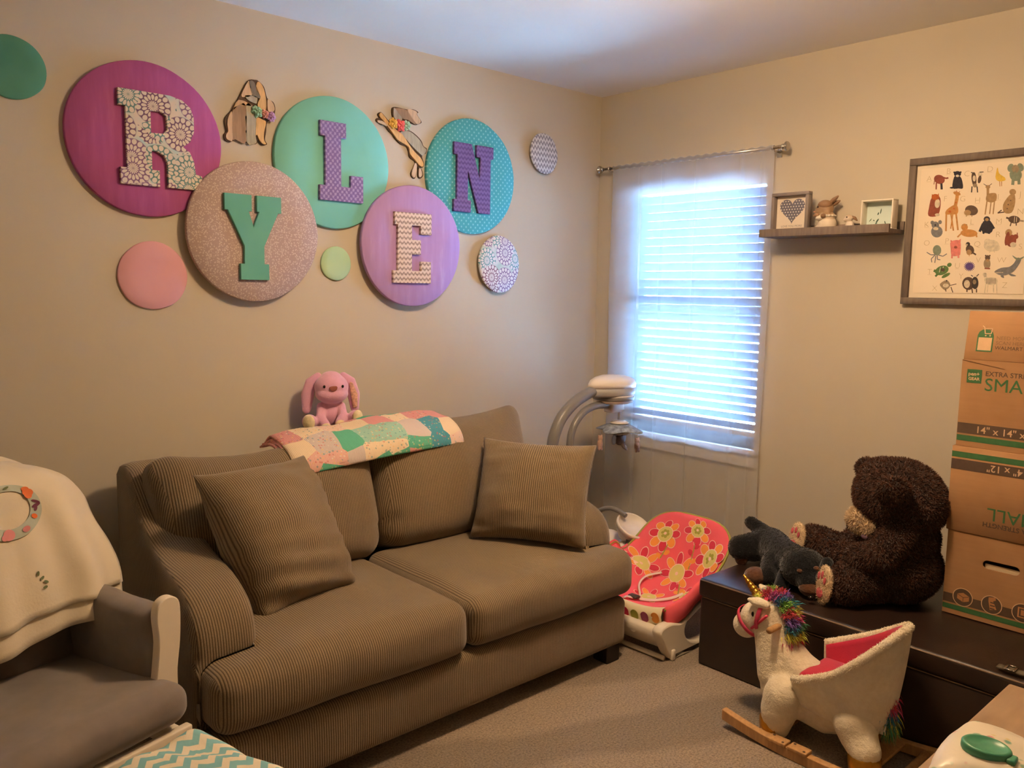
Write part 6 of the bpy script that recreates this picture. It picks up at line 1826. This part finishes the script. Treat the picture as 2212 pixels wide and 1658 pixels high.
for v in me.vertices:
    q = v.co.z / 0.275
    if q > 0: v.co.x *= 1 - 0.22 * q ** 3
me.transform(Matrix.Translation((0, 0.250, 0.65)) @ Matrix.Rotation(math.radians(-10), 4, 'X')); gpart('back_cushion', me, GREYC)
for s_ in (-1, 1):
    me = puff((0.085, 0.40, 0.235), 0.035, (0.006, 0.0, 0.004), (3, 10, 6), 4, wr=0.006, wsc=8, seed=3 + s_)
    me.transform(Matrix.Translation((s_ * 0.268, 0.015, 0.500))); gpart('arm_pad', me, GREYC)
    # S-curved front post
    outl = spline2([(-0.012, 0.0), (0.040, 0.0), (0.046, 0.06), (0.056, 0.13), (0.058, 0.20), (0.048, 0.222), (0.026, 0.228), (0.006, 0.218), (-0.002, 0.19), (0.002, 0.13), (-0.006, 0.06)], 4)
    me = curve_mesh([[(p[0] * s_, p[1] * 1.1) for p in outl]], 0.010, 0.003)
    me.transform(Matrix.Translation((s_ * 0.240, -0.190, 0.400)) @ Matrix.Rotation(PI / 2, 4, 'X')); gpart('arm_post', me, WWOOD)
    m = MB(); m.bounds(s_ * 0.245 - 0.02, s_ * 0.245 + 0.02, -0.24, 0.26, 0.30, 0.335, 0.004); m.build('side_rail', WWOOD, gl)
    for yy in (-0.20, 0.20):
        m = MB(); m.box((s_ * 0.245, yy, 0.165), (0.035, 0.045, 0.29), 0.004); m.build('leg', WWOOD, gl)
    m = MB(); m.bounds(s_ * 0.245 - 0.022, s_ * 0.245 + 0.022, -0.28, 0.28, 0.0, 0.03, 0.005); m.build('floor_runner', WWOOD, gl)
for yy in (-0.262, 0.25):
    m = MB(); m.bounds(-0.275, 0.275, yy - 0.012, yy + 0.012, 0.305, 0.345, 0.004); m.build('cross_rail', WWOOD, gl)
for k in range(9):
    xx = -0.2 + k * 0.05
    m = MB(); m.box((xx, 0.335, 0.58), (0.018, 0.012, 0.50), 0.003, M=None); m.build('back_spindle', WWOOD, gl)
m = MB(); m.bounds(-0.26, 0.26, 0.325, 0.349, 0.82, 0.87, 0.006); m.build('top_rail', WWOOD, gl)
# blanket over the chair back
bk = thing('baby_blanket', 'cream blanket with a floral ring draped over the glider chair back', 'blanket', (-3.005, -0.93, 0.52), GA)
FLEECE = M('cream_fleece', '#e6d8bd', 0.95, 0.03, 6, 0.25, 160, 0.002, sheen=0.5)
def bl(u, v, off=0.0):
    """u -1..1 across, v 0..1 front hem up, over the top and 0.35 down behind"""
    h = 0.533 + 0.022 * u + 0.008 * math.sin(u * 4)
    ztop = 0.955 - 0.055 * abs(u) ** 2.4 - 0.055 * abs(u) ** 7
    if v < 0.72:
        q = v / 0.72
        z = h + (ztop - h) * math.sin(q * PI / 2) ** 0.9
        y = 0.045 + 0.165 * q + 0.055 * max(0, (q - 0.72) / 0.28) ** 2
        half = 0.365 - 0.045 * q - 0.055 * q ** 5 + 0.012 * math.sin(q * 9)
        fold = 0.013 * math.sin(u * 11 + 1.0) * (1 - q) ** 0.7 + 0.007 * math.sin(u * 19 + 2) * (1 - q)
        y -= fold; y += 0.10 * abs(u) ** 3.5 * (1 - 0.25 * q)
    else:
        q = (v - 0.72) / 0.28
        a = min(1.0, q * 2.2)
        y = 0.265 + 0.10 * math.sin(a * PI / 2); z = ztop + 0.012 * math.sin(a * PI) - 0.30 * max(0, q - 0.35)
        half = 0.265 + 0.03 * q
        y += 0.075 * abs(u) ** 3.5 * (1 - a)
    p = Vector((u * half, y - off, z + off * 0.3))
    p += Vector((0, 0.006 * nz((u * 2, v * 3, 0), 2.2, 5), 0.004 * nz((u * 2, v * 3, 3), 3.0, 2)))
    return p - Vector((0, 0, 0.52))
def bl_mesh(u0, u1, v0, v1, nu, nv, off):
    V = []; F = []
    for i in range(nu + 1):
        for j in range(nv + 1): V.append(bl(u0 + (u1 - u0) * i / nu, v0 + (v1 - v0) * j / nv, off))
    for i in range(nu):
        for j in range(nv): a = i * (nv + 1) + j; F.append([a, a + nv + 1, a + nv + 2, a + 1])
    return MB().add(V, F, 0, True)
o = bl_mesh(-1, 1, 0.0, 1.0, 60, 60, 0.0).build('blanket_cloth', FLEECE, bk); md = o.modifiers.new('t', 'SOLIDIFY'); md.thickness = 0.006; md.offset = 0
o = bl_mesh(-1, 0.985, 0.05, 0.735, 60, 40, 0.010).build('upper_fold', FLEECE, bk); md = o.modifiers.new('t', 'SOLIDIFY'); md.thickness = 0.006; md.offset = 0
# find the blanket parameters that show at the ring's place in the photograph
def bl_world(u, v): return root_matrix(bk) @ bl(u, v, 0.004)
def project(p):
    d = p - CAM; z = d.dot(_f); return (IMW / 2 + FPX * d.dot(_r) / z, IMH / 2 - FPX * d.dot(_u) / z)
def find_uv(px, py):
    best = None
    for i in range(81):
        for j in range(61):
            u, v = -1 + i / 40, j / 60 * 0.72
            q = project(bl_world(u, v)); e = (q[0] - px) ** 2 + (q[1] - py) ** 2
            if best is None or e < best[0]: best = (e, u, v)
    return best[1], best[2]
ru, rv = find_uv(12, 1097)
RU, RV = 0.085 / 0.33, 0.085 / 0.62 * 0.86
def bring(r0, r1, a0, a1, off, n=10):
    V = []; F = []
    for i in range(n + 1):
        a = a0 + (a1 - a0) * i / n
        for r in (r0, r1): V.append(bl(ru + RU * r * math.cos(a), min(0.715, rv + RV * r * math.sin(a)), off))
    for i in range(n): F.append([2 * i, 2 * i + 1, 2 * i + 3, 2 * i + 2])
    return V, F
V, F = bring(0.68, 1.0, 0, 2 * PI, 0.0165, 60)
m = MB(); m.add(V, F, 0, True); rg = m.build('floral_ring', M('grey_green_print', '#b9bfae', 0.95, 0.08, 30), bk, label='printed floral ring')
PRT = [M('orange_flower_print', '#d9703a', 0.95, 0.1), M('plum_leaf_print', '#6d3a4c', 0.95, 0.1), M('rose_flower_print', '#d68a86', 0.95, 0.1), M('teal_flower_print', '#8fb0ac', 0.95, 0.1), M('olive_leaf_print', '#6f7a58', 0.95, 0.1)]
def bdisc(a, r, rad, mt, elong=1.0, rot=0.0):
    m = MB(); n = 14; cu_, cv_ = ru + RU * r * math.cos(a), rv + RV * r * math.sin(a)
    P_ = ngon(0, 0, rad, rad * elong, n, rot)
    m.add([bl(cu_ + RU * p[0], min(0.716, cv_ + RV * p[1]), 0.0185) for p in P_], [list(range(n))], 0, True); m.build('printed_flower', mt, rg)
for (a, r, rad, k, el, ro_) in ((0.62, 0.84, 0.17, 0, 1, 0), (0.80, 0.90, 0.12, 0, 1, 0), (0.48, 0.76, 0.12, 0, 1, 0), (-0.05, 0.84, 0.15, 1, 0.4, 0.5), (0.12, 0.86, 0.13, 1, 0.4, -0.5), (-0.18, 0.82, 0.12, 1, 0.4, 1.2), (-0.55, 0.82, 0.09, 0, 1, 0), (-1.15, 0.86, 0.12, 2, 0.7, 0.3), (-1.75, 0.84, 0.17, 2, 1, 0), (-1.9, 0.92, 0.09, 2, 1, 0), (1.45, 0.84, 0.10, 4, 0.5, 0.6), (1.85, 0.84, 0.15, 3, 1, 0), (2.6, 0.84, 0.14, 0, 1, 0), (3.3, 0.84, 0.14, 1, 0.5, 0.3), (4.0, 0.84, 0.15, 3, 1, 0)):
    bdisc(a, r, rad, PRT[k], el, ro_)
su, sv = find_uv(88, 1250)
m = MB()
for (dx, dy, an) in ((0, 0, 0.6), (0.012, -0.016, -0.4), (-0.012, 0.018, 1.2), (0.004, -0.034, 0.2)):
    P_ = ngon(dx * 0.55, dy * 0.55, 0.0055, 0.0028, 10, an)
    m.add([bl(su + p[0] / 0.33, sv + p[1] / 0.7, 0.0160) for p in P_], [list(range(10))], 0, True)
m.build('leaf_sprig_print', PRT[4], bk)
m = MB()
eb = bl(0.72, 0.0, 0.0)
for k in range(5):
    m.tube([eb + Vector((0.004 * k, 0, 0.004)), eb + Vector((0.004 * k - 0.004, -0.006, -0.022 - 0.003 * (k % 2)))], 0.0014, 6)
m.build('loose_threads', FLEECE, bk)

# -- footstool with a chevron cover
def chevron():
    t = NT('aqua_chevron_cotton')
    s = t.sep()
    zig = t.math('ABSOLUTE', t.math('SUBTRACT', t.math('FRACT', t.math('MULTIPLY', s[0], 1 / 0.042)), 0.5))
    u = t.math('FRACT', t.math('ADD', t.math('MULTIPLY', s[1], 1 / 0.042), t.math('MULTIPLY', zig, 1.05)))
    t.col(t.ramp(u, [(0.0, srgb('#86bcc2')), (0.47, srgb('#86bcc2')), (0.5, srgb('#eadfc8')), (0.97, srgb('#eadfc8')), (1.0, srgb('#86bcc2'))]))
    t.rough(0.9, 0.1); t.bump(t.noise(26, 3.0).outputs[0], 0.35, 0.008)
    return t.mat
fc = onz(420, 1558, 0.462)
rr_, ff_ = Vector((math.cos(GA), math.sin(GA), 0)), Vector((math.sin(GA), -math.cos(GA), 0))
cx_ = fc - rr_ * 0.215 + ff_ * 0.180
fs = thing('footstool', 'low footstool with an aqua and white chevron cover in front of the glider', 'footstool', (cx_.x, cx_.y, 0.0), GA)
def ffn(v):
    v = Vector(v)
    v.z += 0.006 * math.sin(v.x * 55 + v.y * 30) * (1 if v.z > 0 else 0) * max(0, v.x / 0.2 + 0.2)
    return v
me = puff((0.43, 0.36, 0.115), 0.035, (0.006, 0.006, 0.012), (14, 12, 4), 4, fn=ffn, wr=0.012, wsc=11, seed=4)
me.transform(Matrix.Translation((0, 0, 0.402))); obj('cover', me, chevron(), fs)
m = MB(); m.bounds(-0.20, 0.20, -0.165, 0.165, 0.30, 0.343, 0.005); m.build('frame', WWOOD, fs)
for sx in (-1, 1):
    for sy in (-1, 1):
        m = MB(); m.box((sx * 0.175, sy * 0.14, 0.165), (0.035, 0.04, 0.27), 0.004); m.build('leg', WWOOD, fs)
    m = MB(); m.bounds(sx * 0.175 - 0.02, sx * 0.175 + 0.02, -0.18, 0.18, 0.0, 0.03, 0.005); m.build('floor_runner', WWOOD, fs)

# ================================================================== low dresser in the near right corner, baby wipes on it
TZ = 0.70
dc = onz(2180, 1474, TZ)
DW, DD = 1.10, 0.46
dr = thing('dresser', 'taupe wooden dresser top at the lower right edge', 'dresser', (dc.x - DW / 2, dc.y - DD / 2, 0.0))
TAUPE = NT('taupe_grained_wood')
_m = TAUPE.n('ShaderNodeMapping'); _m.inputs['Scale'].default_value = (4, 22, 22); TAUPE.l(TAUPE.tc(), _m.inputs[0])
_n = TAUPE.noise(2.0, 5.0, _m.outputs[0]); _n2 = TAUPE.noise(9, 3.0)
TAUPE.col(TAUPE.mix(0.5, TAUPE.ramp(_n.outputs[0], [(0.3, srgb('#8d7256')), (0.7, srgb('#a98c6c'))]), TAUPE.ramp(_n2.outputs[0], [(0.35, srgb('#8f7458')), (0.7, srgb('#aa8d6c'))])))
TAUPE.rough(0.6, 0.3); TAUPE.bump(_n2.outputs[0], 0.12, 0.003); TAUPE = TAUPE.mat
m = MB(); m.bounds(-DW / 2, DW / 2, -DD / 2, DD / 2, TZ - 0.028, TZ, 0.004); m.build('top_board', TAUPE, dr)
m = MB(); m.bounds(-DW / 2 + 0.015, DW / 2 - 0.015, -DD / 2 + 0.01, DD / 2 - 0.03, 0.08, TZ - 0.028, 0.003); m.build('carcass', TAUPE, dr)
for i in range(2):
    for j in range(3):
        x0 = -DW / 2 + 0.03 + i * (DW / 2 - 0.025)
        m = MB(); m.bounds(x0, x0 + DW / 2 - 0.035, DD / 2 - 0.03, DD / 2 - 0.012, 0.095 + j * 0.192, 0.095 + j * 0.192 + 0.182, 0.003); d_ = m.build('drawer', TAUPE, dr)
        m = MB(); m.lathe([(0.006, 0.0), (0.007, 0.014), (0.015, 0.02), (0.015, 0.027), (0.004, 0.03)], 16, M=Matrix.Translation((x0 + DW / 4 - 0.017, DD / 2 - 0.012, 0.186 + j * 0.192)) @ Matrix.Rotation(-PI / 2, 4, 'X')); m.build('knob', CHROME, d_)
for sx in (-1, 1):
    for sy in (-1, 1):
        m = MB(); m.box((sx * (DW / 2 - 0.05), sy * (DD / 2 - 0.06), 0.04), (0.05, 0.05, 0.08), 0.004); m.build('leg', TAUPE, dr)
# wipes
wa = onz(2104, 1552, TZ + 0.045); wb = onz(2022, 1655, TZ + 0.02)
wp = thing('wipes_pack', 'soft white pack of baby wipes with a green flip lid on the dresser', 'wipes', (wa.x - 0.105, wa.y - 0.062, TZ), math.radians(4))
def wfn(v):
    v = Vector(v); e = abs(v.x) / 0.105
    v.z *= 1 - 0.50 * max(0, e - 0.55) / 0.45
    v.z += 0.004 * math.sin(v.x * 80 + v.y * 50) * (1 if e > 0.6 else 0.4)
    return v
def wipes_mat():
    t = NT('printed_white_film')
    vo = t.n('ShaderNodeTexVoronoi'); vo.inputs['Scale'].default_value = 48; t.l(t.tc(), vo.inputs['Vector'])
    h = t.sep(vo.outputs['Color'])
    pal = t.ramp(h[0], [(0.0, srgb('#d9c25a')), (0.25, srgb('#8fb89a')), (0.5, srgb('#d98a8a')), (0.7, srgb('#c8cfa8')), (0.85, srgb('#5fa58a'))], 'CONSTANT')
    dots = t.ramp(vo.outputs['Distance'], [(0.20, (1, 1, 1, 1)), (0.32, (0, 0, 0, 1))])
    show = t.math('MULTIPLY', t.math('GREATER_THAN', h[1], 0.25), 0.9)
    t.col(t.mix(t.math('MULTIPLY', t.sep(dots)[0], show), srgb('#f1e6cf'), pal)); t.rough(0.35, 0.5)
    t.bump(t.noise(25, 3.0).outputs[0], 0.3, 0.006)
    return t.mat
me = puff((0.21, 0.125, 0.056), 0.022, (0.0, 0.004, 0.008), (14, 8, 3), 4, fn=wfn, wr=0.006, wsc=16, seed=3)
me.transform(Matrix.Translation((0, 0, 0.0335))); pk = obj('pack', me, wipes_mat(), wp)
LIDG = M('sea_green_plastic', '#4f9a78', 0.35, 0.02, 8)
lc = root_matrix(wp).inverted() @ onz(2130, 1622, TZ + 0.068)
Ml = Matrix.Translation((lc.x, lc.y, 0.0685)) @ Matrix.Diagonal((1.0, 1.22, 1.0, 1.0))
m = MB(); m.lathe([(0.0255, -0.004), (0.0270, 0.0), (0.0265, 0.008), (0.0245, 0.0105), (0.0215, 0.010), (0.0205, 0.0085), (0.003, 0.0083)], 36, M=Ml); ld = m.build('flip_lid', LIDG, wp)
m = MB(); m.box((lc.x - 0.006, lc.y - 0.034, 0.0715), (0.022, 0.012, 0.008), 0.003); m.build('lid_tab', LIDG, ld)
# a black loop standing behind the bear's leg
lp = [onx(1806, 1172, -0.26), onx(1810, 1160, -0.26), onx(1824, 1154, -0.26), onx(1838, 1158, -0.26), onx(1844, 1170, -0.26)]
kb = thing('black_strap_loop', 'small black strap loop standing up behind the bear leg', 'strap', (lp[2].x, lp[2].y, OZ + 0.004))
ko = Vector(kb.location)
pth = [Vector((lp[0].x, lp[0].y + 0.01, OZ + 0.010))] + lp + [Vector((lp[4].x, lp[4].y - 0.01, OZ + 0.010))]
m = MB(); m.tube([p - ko for p in spline(pth, 6)], 0.0065, 8, flat=0.5); m.build('loop', M('black_nylon', '#121214', 0.5, 0.05), kb)
m = MB(); m.box(lp[1] * 0.5 + lp[2] * 0.5 - ko, (0.02, 0.022, 0.014), 0.003); m.build('buckle', MATS['black_nylon'], kb)
# a short strap with a metal slider lying on the bench edge
sg = onz(2196, 1452, OZ + 0.006)
st = thing('luggage_strap', 'short grey strap with metal slider on the bench beside the boxes', 'strap', (sg.x, sg.y, OZ + 0.005))
m = MB(); m.box((0.0, -0.03, 0.004), (0.028, 0.16, 0.005), 0.0015); m.build('webbing', M('dark_olive_webbing', '#5a5242', 0.8, 0.1, 80), st)
m = MB(); frame_ring(m, 0.040, 0.030, 0.006, 0.004, Matrix.Translation((0.0, 0.0, 0.0075))); m.build('slider', CHROME, st)
